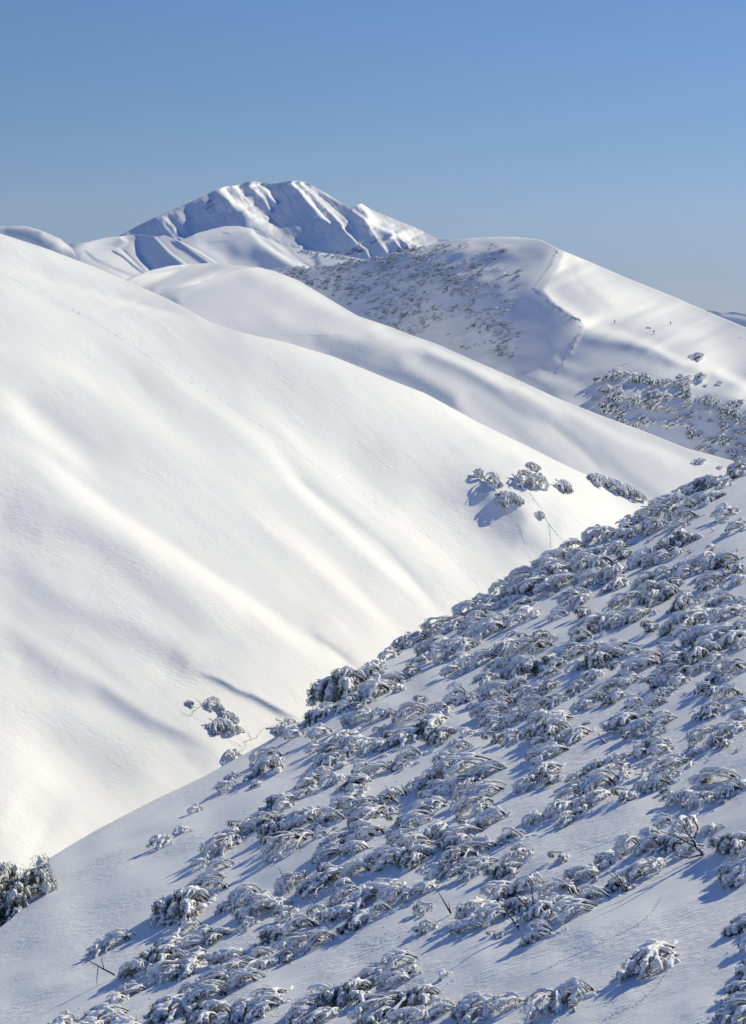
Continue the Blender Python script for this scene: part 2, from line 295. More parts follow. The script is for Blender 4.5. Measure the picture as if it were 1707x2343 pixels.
    st = [(P('H1',(0,100),(200,165),(400,240),(600,320)),232,12),(P('H1',(0,150),(200,215),(400,290),(600,345),(820,425)),217,(14,9)),(P('H1',(0,200),(300,295),(600,375),(850,432)),240,(4,10)),
     (P('H1',(0,300),(300,400),(560,560)),234,50),(P('H1',(900,460),(1150,530),(1400,600),(1600,680)),238,18),(P('H3',(100,0),(400,40),(700,40)),222,14),(P('H3',(700,40),(900,150),(1100,250),(1300,350),(1500,430)),242,18),
     (P('H1',(760,480),(950,560),(1150,660),(1400,800),(1640,960)),212,58),(P('H3',(150,60),(400,200),(600,330)),211,45),
     (P('H1',(0,240),(400,450),(700,640),(1000,830),(1200,960),(1400,1090)),226,(10,5)),(P('H1',(0,270),(380,460),(680,650),(980,850),(1180,980),(1350,1100)),238,14),
     (P('H1',(300,420),(450,520),(650,680),(800,800),(950,940),(1050,1060)),221,26),(P('H1',(560,620),(700,740),(800,830)),214,14),
     (P('H1',(0,540),(300,630),(500,740),(700,900),(850,1000)),236,20),(P('H1',(0,650),(150,770),(300,890),(450,980),(600,1080)),212,34),(P('H1',(0,740),(120,850),(300,1000),(400,1090)),246,20),
     (P('H2',(0,0),(150,60),(300,190),(500,340),(700,470),(900,600),(1100,730),(1300,870),(1440,960)),248,(12,22)),(P('H2',(260,100),(450,230),(700,400),(900,520),(1100,660)),226,(30,7)),
     (P('H2',(400,80),(700,300),(1000,520),(1250,700),(1450,870)),226,22),(P('H2',(1300,820),(1420,900),(1510,965)),200,(8,6)),(P('H2',(1350,880),(1450,960)),236,7),
     (P('H2',(0,200),(100,290),(250,370),(400,440),(550,560),(700,680),(850,790),(1000,860)),205,26),(P('H2',(0,310),(80,380),(200,400)),200,30),(P('H2',(150,520),(300,560),(450,660),(600,780)),219,24),
     (P('H2',(0,470),(150,640),(300,740),(500,800),(650,870),(800,960)),200,(22,32)),(P('H2',(0,640),(150,780),(300,870),(450,960),(600,1060)),214,18),
     (P('H2',(0,810),(100,890),(250,990),(400,1060)),197,(20,34)),(P('R5',(0,60),(120,110)),226,20),
     (P('R5',(1080,140),(1200,190),(1290,245),(1370,270),(1480,330),(1600,392)),138,(3.5,9)),(P('H2',(700,900),(800,970)),190,16),(P('R5',(1100,220),(1250,290),(1400,370)),222,14),
     (P('R5',(100,250),(400,330),(800,450)),226,15),(P('R5',(420,160),(600,270),(800,400),(1000,490),(1150,590)),186,(10,18)),(P('R5',(760,100),(900,200),(1000,260)),228,14),(P('R5',(850,330),(950,400)),222,12),
     (P('R5',(200,380),(450,520),(650,640),(850,780)),214,32),(P('R5',(1000,560),(1150,640)),206,18),(P('R5',(0,560),(300,740),(550,900)),242,44),(P('R5',(0,900),(250,1050)),249,60),
     (P('H2',(960,180),(1150,330),(1400,520),(1640,700)),232,14),(P('H3',(-50,10),(120,180),(300,400),(480,620),(640,800),(760,940)),232,20),
     (P('H3',(30,240),(150,390),(300,520),(480,680),(640,820),(750,938)),247,(8,14)),(P('H3',(60,210),(200,380),(350,500),(520,640),(660,790),(765,925)),216,(14,6)),
     (P('H3',(0,500),(150,620),(350,790),(560,1000)),243,14),(P('H3',(0,420),(200,580),(400,770),(600,970)),227,14),(P('H2',(1000,420),(1200,600),(1450,800),(1600,900)),229,16),(P('H2',(1000,270),(1200,430),(1400,600),(1640,780)),240,8),
     (P('H3',(200,200),(450,470),(650,620),(850,790),(950,860)),238,26),(P('H3',(700,330),(850,470),(950,570),(1080,660)),206,40),(P('H3',(1020,580),(1150,640),(1230,670)),200,22),(P('H3',(1200,450),(1230,560),(1250,620)),212,22),
     (P('T7',(250,480),(450,650),(700,780),(950,900)),150,26),(P('T7',(450,850),(700,1000),(900,1100)),172,22),(P('H3',(1080,300),(1250,370),(1400,430),(1550,480)),242,26),(P('H3',(1000,250),(1000,330)),232,22),(P('H3',(1050,400),(1150,480)),215,14)]
    L['A'] = Layer('slope',(-.6,.4),-240,cr,225,st,(-300,1750,430,2330),6,res=4,lam0=1.6,mu=.3,taper=.2,soft=1.35,gain=1.27,grain=((.010,160,22,.72,1),(.010,50,10,.72,2),(.006,60,60,0,3)),bottom=lambda x:np.interp(x,[-300,0,212,466,700,900,1170,1450,1750],[2330,2230,2030,1900,1780,1620,1450,1290,1400]))
    # ---------- foreground slope
    cr = [(-400,2400),(-300,2330),(-100,2190),(0,2122),(30,2100),(50,2070),(66,2030),(91,1978),(148,1942),(212,1904),(297,1859),(360,1827),(466,1777),(551,1730),(636,1683),(700,1645),(760,1605),(820,1560),(883,1510),(1000,1437),(1167,1345),(1297,1262),(1454,1195),(1535,1150),(1608,1112),(1663,1085),(1707,1068),(1900,1000),(2150,920),(2900,700)]
    st = [(P('R5',(0,1540),(200,1380),(400,1230),(700,1000),(1000,850),(1400,620)),188,45),(P('R5',(100,1420),(300,1260),(600,1000),(900,850)),178,14),(P('R5',(220,1190),(500,1010),(900,810),(1500,490)),150,(4,9)),(P('R5',(260,1330),(500,1140),(800,1000),(1000,860)),204,10),
      (P('R5',(0,2000),(500,1700),(900,1400),(1200,1100)),194,50),(P('S',(900,2300),(1200,2100),(1600,1850)),184,60),(P('S',(800,1900),(1200,1600),(1700,1300)),194,90)]
    L['F'] = Layer('slope',(.53,-.011),-58.8,cr,185,st,(-400,2900,690,2700),6,res=4,lam0=1.2,mu=.5,grain=((.07,160,26,-.58,11),(.08,60,11,-.55,12),(.03,90,90,0,13)),bottom=lambda x:x*0+2680)
    return L
#LAYERS-END
# ---------------------------------------------------------------- materials
def mat(name, color, rough=.7, spec=.25):
    m = bpy.data.materials.new(name); m.use_nodes = True
    b = m.node_tree.nodes['Principled BSDF']
    b.inputs['Base Color'].default_value = (*color, 1); b.inputs['Roughness'].default_value = rough
    b.inputs['Specular IOR Level'].default_value = spec
    return m, m.node_tree, b
def bump_chain(t, b, layers):
    """layers: (scale, stretch xyz, rotation z, strength, distance, detail)"""
    geo = t.nodes.new('ShaderNodeNewGeometry'); prev = None
    for sc, stx, rot, strength, dist, det in layers:
        mp = t.nodes.new('ShaderNodeMapping'); mp.inputs['Scale'].default_value = stx; mp.inputs['Rotation'].default_value = (0, 0, rot)
        nz = t.nodes.new('ShaderNodeTexNoise'); nz.inputs['Scale'].default_value = sc; nz.inputs['Detail'].default_value = det; nz.inputs['Roughness'].default_value = .6
        bp = t.nodes.new('ShaderNodeBump'); bp.inputs['Strength'].default_value = strength; bp.inputs['Distance'].default_value = dist
        t.links.new(geo.outputs['Position'], mp.inputs['Vector']); t.links.new(mp.outputs[0], nz.inputs['Vector'])
        t.links.new(nz.outputs['Fac'], bp.inputs['Height'])
        if sc < 3.9:                                            # crusted patches and smooth patches
            pn = t.nodes.new('ShaderNodeTexNoise'); pn.inputs['Scale'].default_value = sc*.045; pn.inputs['Detail'].default_value = 3
            mr = t.nodes.new('ShaderNodeMapRange'); mr.inputs['From Min'].default_value = .40; mr.inputs['From Max'].default_value = .64
            mr.inputs['To Min'].default_value = strength*.12; mr.inputs['To Max'].default_value = min(1.0, strength*1.5)
            t.links.new(geo.outputs['Position'], pn.inputs['Vector']); t.links.new(pn.outputs['Fac'], mr.inputs['Value']); t.links.new(mr.outputs[0], bp.inputs['Strength'])
        if prev is not None: t.links.new(prev.outputs[0], bp.inputs['Normal'])
        prev = bp
    t.links.new(prev.outputs[0], b.inputs['Normal'])
def snow(name, layers, color=(.90, .905, .915)):
    m, t, b = mat(name, color, .62, .18)
    if layers: bump_chain(t, b, layers)
    return m
M_FORE = snow('wind_packed_snow', [(.5, (.35, 1.2, 1), .1, .4, .20, 3), (2.0, (.16, 1.3, 1.3), .1, .9, .26, 3)])
M_SLOPE = snow('smooth_slope_snow', [(.35, (.35, 1.0, .6), -.6, .55, .24, 4), (1.4, (.4, 1, 1), -.6, .7, .14, 3)])
M_MID = snow('ridge_snow', [(.6, (1, .5, .6), .5, .5, .16, 3), (1.8, (1, 1, 1), 0, .4, .1, 2)])
M_FAR = snow('far_snow', [(.08, (1, 1, 1), 0, .5, 1.2, 4)], (.88, .895, .93))
M_PEAK = snow('peak_snow', [(.06, (1, 1, 1), 0, .6, 2.2, 5)], (.88, .895, .93))
def rocky(m):
    t = m.node_tree; bs = t.nodes['Principled BSDF']; geo = t.nodes.new('ShaderNodeNewGeometry')
    a = t.nodes.new('ShaderNodeTexNoise'); a.inputs['Scale'].default_value = .035; a.inputs['Detail'].default_value = 6; a.inputs['Roughness'].default_value = .75
    c = t.nodes.new('ShaderNodeTexNoise'); c.inputs['Scale'].default_value = .0035; c.inputs['Detail'].default_value = 2
    mu = t.nodes.new('ShaderNodeMath'); mu.operation = 'MULTIPLY'
    r = t.nodes.new('ShaderNodeValToRGB'); r.color_ramp.elements[0].position = .352; r.color_ramp.elements[0].color = (.88, .895, .93, 1)
    r.color_ramp.elements[1].position = .372; r.color_ramp.elements[1].color = (.30, .31, .35, 1)
    for n in (a, c): t.links.new(geo.outputs['Position'], n.inputs['Vector'])
    t.links.new(a.outputs['Fac'], mu.inputs[0]); t.links.new(c.outputs['Fac'], mu.inputs[1]); t.links.new(mu.outputs[0], r.inputs[0]); t.links.new(r.outputs[0], bs.inputs['Base Color'])
rocky(M_PEAK)
M_GUMSNOW = snow('clinging_snow', [(4.0, (1, 1, 1), 0, .3, .05, 3)], (.94, .945, .955))
M_BARK, _t, _b = mat('wet_dark_bark', (.060, .046, .042), .8, .2)
bump_chain(_t, _b, [(9, (1, 1, .3), 0, .6, .03, 3)])
M_LEAF, _t, _b = mat('gum_leaf', (.035, .055, .035), .55, .3)
_n = _t.nodes.new('ShaderNodeTexNoise'); _n.inputs['Scale'].default_value = 2.5
_r = _t.nodes.new('ShaderNodeValToRGB'); _r.color_ramp.elements[0].color = (.018, .032, .024, 1); _r.color_ramp.elements[1].color = (.075, .095, .055, 1)
_r.color_ramp.elements[0].position = .35; _r.color_ramp.elements[1].position = .7
_t.links.new(_n.outputs['Fac'], _r.inputs[0]); _t.links.new(_r.outputs[0], _b.inputs['Base Color'])
M_SHRUB = mat('dark_shrub', (.10, .09, .085), .9)[0]

# ---------------------------------------------------------------- mesh helpers
def mesh_from(name, verts, faces, material, smooth=True):
    verts = np.asarray(verts, dtype=np.float32).reshape(-1, 3)
    me = bpy.data.meshes.new(name)
    faces = np.asarray(faces, dtype=np.int32)
    n, k = faces.shape
    me.vertices.add(len(verts)); me.vertices.foreach_set('co', verts.ravel())
    me.loops.add(n*k); me.loops.foreach_set('vertex_index', faces.ravel())
    me.polygons.add(n); me.polygons.foreach_set('loop_start', np.arange(0, n*k, k, dtype=np.int32))
    me.polygons.foreach_set('loop_total', np.full(n, k, dtype=np.int32))
    me.polygons.foreach_set('use_smooth', np.full(n, smooth))
    me.update(calc_edges=True); me.validate(); me.materials.append(material)
    return me
def link(name, me, parent=None, **props):
    o = bpy.data.objects.new(name, me); COL.objects.link(o)
    if parent is not None: o.parent = parent
    for k, v in props.items(): o[k] = v
    return o

# ---------------------------------------------------------------- the land
LAY = build_layers()
GROUND_Z = -260.0
def sheet(key, name, label, material, back, extra=None):
    l = LAY[key]; r = l.res
    xs = np.arange(l.box[0], l.box[1]+.1, r)
    top = l.crest_y(xs); bot = np.maximum(l.bottom(xs), top+6)
    nr = int(max((bot-top).max()/r, 8))
    t = (np.arange(nr+1)/nr)
    t = t**1.12
    Yp = top[None, :]+(bot-top)[None, :]*t[:, None]; Xp = np.repeat(xs[None, :], nr+1, 0)
    Pf = l.pos(Xp, Yp)                                            # (rows, cols, 3), front side seen from the camera
    if extra is not None: Pf = extra(Pf, Xp, Yp, t[:, None])
    ray = Pf[0]/np.linalg.norm(Pf[0][:, :2], axis=1)[:, None]
    rows = []
    for f in (1.0, .8, .6, .42, .28, .17, .09, .04, .015):         # the far side, rounding over and falling away
        d = back*f
        q = Pf[0]+ray*d; q[:, 2] -= .12*d+.55*d*d/back
        rows.append(q)
    far = rows[0].copy(); far += ray*back*.4; far[:, 2] = GROUND_Z-4
    near = Pf[-1].copy(); k = (near[:, 2]-GROUND_Z+4)
    near2 = near-ray*(k*.5)[:, None]; near2[:, 2] = GROUND_Z-4
    n1 = near-ray*(back*.15); n1[:, 2] = near[:, 2]-back*.22
    G = np.concatenate([far[None], np.array(rows), Pf, n1[None], near2[None]], 0)
    R, C = G.shape[:2]
    idx = np.arange(R*C).reshape(R, C)
    F = np.stack([idx[:-1, :-1], idx[1:, :-1], idx[1:, 1:], idx[:-1, 1:]], -1).reshape(-1, 4)
    o = link(name, mesh_from(name, G.reshape(-1, 3), F, material), kind='structure', label=label)
    return o
# ---------------------------------------------------------------- snow gums: arching stems, snow lying on them, leaves hanging below
def ico():
    bm = bmesh.new(); bmesh.ops.create_icosphere(bm, subdivisions=1, radius=1.0)
    v = np.array([p.co[:] for p in bm.verts]); f = np.array([[q.index for q in p.verts] for p in bm.faces]); bm.free()
    return v, f
ICO_V, ICO_F = ico()
def tube(pts, rads, sides=5):
    pts = np.array(pts, float); n = len(pts)
    T = np.gradient(pts, axis=0); T /= np.linalg.norm(T, axis=1)[:, None]+1e-9
    ref = np.where(np.abs(T[:, 2:3]) > .9, np.array([[1., 0, 0]]), np.array([[0, 0, 1.]]))
    A = np.cross(T, ref); A /= np.linalg.norm(A, axis=1)[:, None]+1e-9; B = np.cross(T, A)
    an = np.arange(sides)*2*np.pi/sides
    V = pts[:, None]+(A[:, None]*np.cos(an)[None, :, None]+B[:, None]*np.sin(an)[None, :, None])*np.array(rads)[:, None, None]
    idx = np.arange(n*sides).reshape(n, sides); nx = np.roll(idx, -1, 1)
    F = np.stack([idx[:-1], nx[:-1], nx[1:], idx[1:]], -1).reshape(-1, 4)
    V = np.concatenate([V.reshape(-1, 3), pts[-1:]+T[-1:]*rads[-1]]); tip = len(V)-1
    cap = np.stack([idx[-1], nx[-1], np.full(sides, tip), np.full(sides, tip)], -1)
    return V, F, cap
class Acc:
    def __init__(s): s.v = []; s.f = []; s.n = 0
    def add(s, v, f): s.v.append(v); s.f.append(np.asarray(f)+s.n); s.n += len(v)
    def tube(s, pts, rads, sides=5):
        V, F, cap = tube(pts, rads, sides); s.add(V, F)
    def out(s): return np.concatenate(s.v), np.concatenate(s.f)
SLOPE_K = .53
def grow(rng, start, az, e0, L, droop, seg=.16, wob=.10, floor=.04):
    pts = [np.array(start, float)]; n = max(int(L/seg), 4); e = e0
    for i in range(n):
        t = i/n
        e = e0-droop*(t**.8)+rng.normal(0, wob)*.4
        az += rng.normal(0, wob)
        d = np.array([math.cos(az)*math.cos(e), math.sin(az)*math.cos(e), math.sin(e)])
        q = pts[-1]+d*seg
        g = SLOPE_K*q[0]+floor
        if q[2] < g: q[2] = g+abs(rng.normal(0, .03)); 
        pts.append(q)
        if i > n*.6 and pts[-1][2] < g+.02 and rng.random() < .5: break
    return np.array(pts)
def voxel(name, v, f, size, material, smooth=2, noise=.05, nscale=.35):
    me = bpy.data.meshes.new(name); me.from_pydata(v.tolist(), [], f.tolist()); me.update()
    o = bpy.data.objects.new(name, me); COL.objects.link(o)
    m = o.modifiers.new('r', 'REMESH'); m.mode = 'VOXEL'; m.voxel_size = size; m.use_smooth_shade = True
    if noise:
        tx = bpy.data.textures.new(name, 'CLOUDS'); tx.noise_scale = nscale; tx.noise_depth = 2
        d = o.modifiers.new('d', 'DISPLACE'); d.texture = tx; d.strength = noise*2; d.mid_level = .5; d.texture_coords = 'LOCAL'
    s = o.modifiers.new('s', 'SMOOTH'); s.factor = .5; s.iterations = smooth
    dg = bpy.context.evaluated_depsgraph_get()
    out = bpy.data.meshes.new_from_object(o.evaluated_get(dg)); out.name = name
    bpy.data.objects.remove(o, do_unlink=True); bpy.data.meshes.remove(me)
    out.materials.clear(); out.materials.append(material)
    out.polygons.foreach_set('use_smooth', np.full(len(out.polygons), True))
    return out

def make_gum(seed, kind='bent', stems=7, L=3.5, spread=1.0, load=1.0, leaf=1.0, high=1.0, vox=.047, bury=0.0, comb=False, lod=False, clump=1.0):
    """returns (branches, snow, leaves) meshes; body about 4 m wide, ground falling toward -X"""
    rng = np.random.default_rng(seed)
    if kind == 'bent' and leaf < 1.4: leaf *= .7
    br = Acc(); blobs = []; leaves = []
    def snow_on(pts, r0, r1, skip=.0, gap=.12, squash=1.0):
        n = len(pts); k = 0.0
        run = rng.random() > gap; ph = rng.uniform(0, 6); fq = rng.uniform(.35, .8); rb = rng.uniform(.8, 1.2)
        for i in range(1, n):
            t = i/n
            if rng.random() < .10: run = rng.random() > gap
            if not run or t < skip: continue
            seg = pts[i]-pts[i-1]; inc = abs(seg[2])/(np.linalg.norm(seg)+1e-6)
            if inc > .93 and rng.random() < .6: continue
            r = (r0+(r1-r0)*t)*(1-.35*inc)*rb*(1+.22*math.sin(ph+i*fq))*load*min(1, .45+i*.12)
            for s in (0., .5):
                p = pts[i-1]+seg*s
                blobs.append((p[0], p[1], p[2]+r*.72, r, r, r*.88*squash))
    def leaf_clump(c, rad, n):
        c = np.array(c)
        p = np.clip(rng.normal(0, 1, (n, 3)), -1.5, 1.5)*np.array([rad, rad, rad*.9])+c
        leaves.append(p)
    ends = []
    for s in range(stems):
        if kind == 'bent':
            st = np.array([rng.uniform(.7, 1.9)*spread, rng.uniform(-.8, .8)*spread, 0.]); st[2] = SLOPE_K*st[0]-.15
            az = math.pi+rng.normal(0, .40)
            e0 = rng.uniform(.55, 1.15)*min(high, 1.15); LL = L*rng.uniform(.7, 1.15); dr = e0+rng.uniform(.55, 1.15)
        else:
            st = np.array([rng.normal(0, .12), rng.normal(0, .12), -.2]); az = rng.uniform(0, 2*math.pi)
            e0 = rng.uniform(1.0, 1.45); LL = L*rng.uniform(.75, 1.15); dr = rng.uniform(1.0, 1.9)
        p = grow(rng, st, az, e0, LL, dr, wob=.09, floor=.1)
        r = np.linspace(.085, .022, len(p))*rng.uniform(.75, 1.2)*(L/3.0)**.5
        br.tube(p, r); snow_on(p, .12, .205, skip=.08, gap=.10)
        nsub = rng.integers(7, 12) if not comb else rng.integers(10, 14)
        for j in range(nsub):
            i = int(len(p)*rng.uniform(.22, .92)); i = min(i, len(p)-2)
            d = p[i+1]-p[i]; a2 = math.atan2(d[1], d[0])+rng.normal(0, .5 if not comb else .3)
            e2 = math.atan2(d[2], math.hypot(d[0], d[1]))+rng.uniform(.0, .55)
            l2 = LL*(1-i/len(p)*.6)*rng.uniform(.3, .55)*(1.35 if comb else 1)
            q = grow(rng, p[i], a2, e2, l2, rng.uniform(.9, 1.7), seg=.13, wob=.12)
            br.tube(q[::2] if lod and len(q) > 5 else q, np.linspace(r[i]*.55*(1.3 if lod else 1), .010, len(q[::2] if lod and len(q) > 5 else q)), 3 if lod else 4); snow_on(q, .085, .17 if not comb else .10, skip=.03, gap=.12 if not comb else .22)
            ends.append(q)
            for m in range(0 if lod else rng.integers(2, 4)):
                i3 = int(len(q)*rng.uniform(.3, .95)); i3 = min(i3, len(q)-2)
                d = q[i3+1]-q[i3]; a3 = math.atan2(d[1], d[0])+rng.normal(0, .8)
                w = grow(rng, q[i3], a3, math.atan2(d[2], math.hypot(d[0], d[1]))-rng.uniform(-.2, .5), rng.uniform(.35, .8), rng.uniform(.5, 1.2), seg=.12, wob=.15)
                br.tube(w, np.linspace(.014, .006, len(w)), 3); snow_on(w, .055, .105, gap=.15)
                ends.append(w)
    for k in range(rng.integers(0, 4)):                              # bare twigs that stand clear of the snow
        x = rng.uniform(-.8, 1.4)*spread; y = rng.normal(0, .5)
        w = [np.array([x, y, SLOPE_K*x+.2])]; a = rng.uniform(0, 6.3); e = rng.uniform(.8, 1.4)
        for i in range(rng.integers(5, 10)):
            e += rng.normal(0, .14); a += rng.normal(0, .2); w.append(w[-1]+.17*np.array([math.cos(a)*math.cos(e), math.sin(a)*math.cos(e), math.sin(e)]))
        br.tube(w, np.linspace(.028, .008, len(w)), 4)
        for j in (2, 4):
            if j < len(w)-1: br.tube([w[j], w[j]+np.array([rng.normal(0, .14), rng.normal(0, .14), .2]), w[j]+np.array([rng.normal(0, .25), rng.normal(0, .25), .38])], [.014, .010, .005], 3)
    # leaf clumps with a cap of snow at some of the outer ends
    rng.shuffle(ends)
    if kind == 'bent': ends.sort(key=lambda q: q[-1][0]*.8+q[-1][2]*.9+rng.normal(0, .45))      # leaves show mostly at the low downhill tips
    for q in ends[:int(len(ends)*.36*max(leaf, .5))]:
        c = q[-1]; rad = rng.uniform(.13, .27)*clump*(1+.25*max(leaf-1, 0))
        g = SLOPE_K*c[0] if kind == 'bent' else -9
        cz = max(c[2]-.04, g+.05)
        if rng.random() < leaf*.75: leaf_clump((c[0]-.03, c[1], cz-.03), rad, int((60*leaf+30)*(.22 if lod else 1)))
        for k in range(5):                                           # snow hanging down over the tip like a drape
            rr = rad*(.95-.12*k)*load; zz = cz+rad*.8-k*rad*.42
            blobs.append((c[0]-.04*k+rng.normal(0, rad*.22), c[1]+rng.normal(0, rad*.25), max(zz, g+.02), rr, rr, rr*.95))
    if kind == 'bent':
        for k in range(int(10*load)+int(22*bury)):                   # drifted snow caught low in the bush
            x = rng.uniform(-1.2, 1.2)*spread*L/3; y = rng.normal(0, .55)*spread; r = rng.uniform(.22, .42)
            blobs.append((x, y, SLOPE_K*x+r*(.05+.5*bury*rng.random()), r*1.3, r*1.2, r*.8))
        for k in range(16):                                          # the drift tailing off up the slope behind the stems
            t = k/15; x = .4+2.0*t; r = .62*(1-t)+.14
            blobs.append((x, rng.normal(0, .25), SLOPE_K*x-r*.35, r*1.4, r*1.3, r*.62))
    B = np.array(blobs)
    V = (ICO_V[None]*B[:, None, 3:6]+B[:, None, :3]).reshape(-1, 3)
    Fc = (ICO_F[None]+np.arange(len(B))[:, None, None]*len(ICO_V)).reshape(-1, 3)
    sm = voxel('snow_cover', V, Fc, vox, M_GUMSNOW, 2, .022, .19)
    bv, bf = br.out(); bmv = mesh_from('branches', bv, bf, M_BARK)
    lm = None
    if leaves:
        Pn = np.concatenate(leaves); n = len(Pn)
        a = rng.uniform(0, 2*np.pi, n); e = rng.uniform(-1.3, .2, n); ln = rng.uniform(.05, .11, n)*(2.3 if lod else 1); wd = ln*.32
        D = np.stack([np.cos(a)*np.cos(e), np.sin(a)*np.cos(e), np.sin(e)], -1)
        S = np.cross(D, rng.normal(0, 1, (n, 3))); S /= np.linalg.norm(S, axis=1)[:, None]
        q = np.stack([Pn-D*ln[:, None], Pn+S*wd[:, None], Pn+D*ln[:, None], Pn-S*wd[:, None]], 1).reshape(-1, 3)
        lm = mesh_from('foliage', q, np.arange(n*4).reshape(n, 4), M_LEAF, smooth=False)
    return bmv, sm, lm

def place(meshes, loc, rz, scale, label, cat='snow gum', group=None, name='snow_gum', tilt=0):
    r = bpy.data.objects.new(name, None); COL.objects.link(r); r.empty_display_size = .3
    r.location = loc; r.rotation_euler = (0, tilt, rz); r.scale = (scale,)*3 if not isinstance(scale, tuple) else scale
    r['label'] = label; r['category'] = cat
    if group: r['group'] = group
    for nm, me in zip(('branches', 'snow_cover', 'foliage'), meshes):
        if me is not None: link(nm, me, r)
    return r
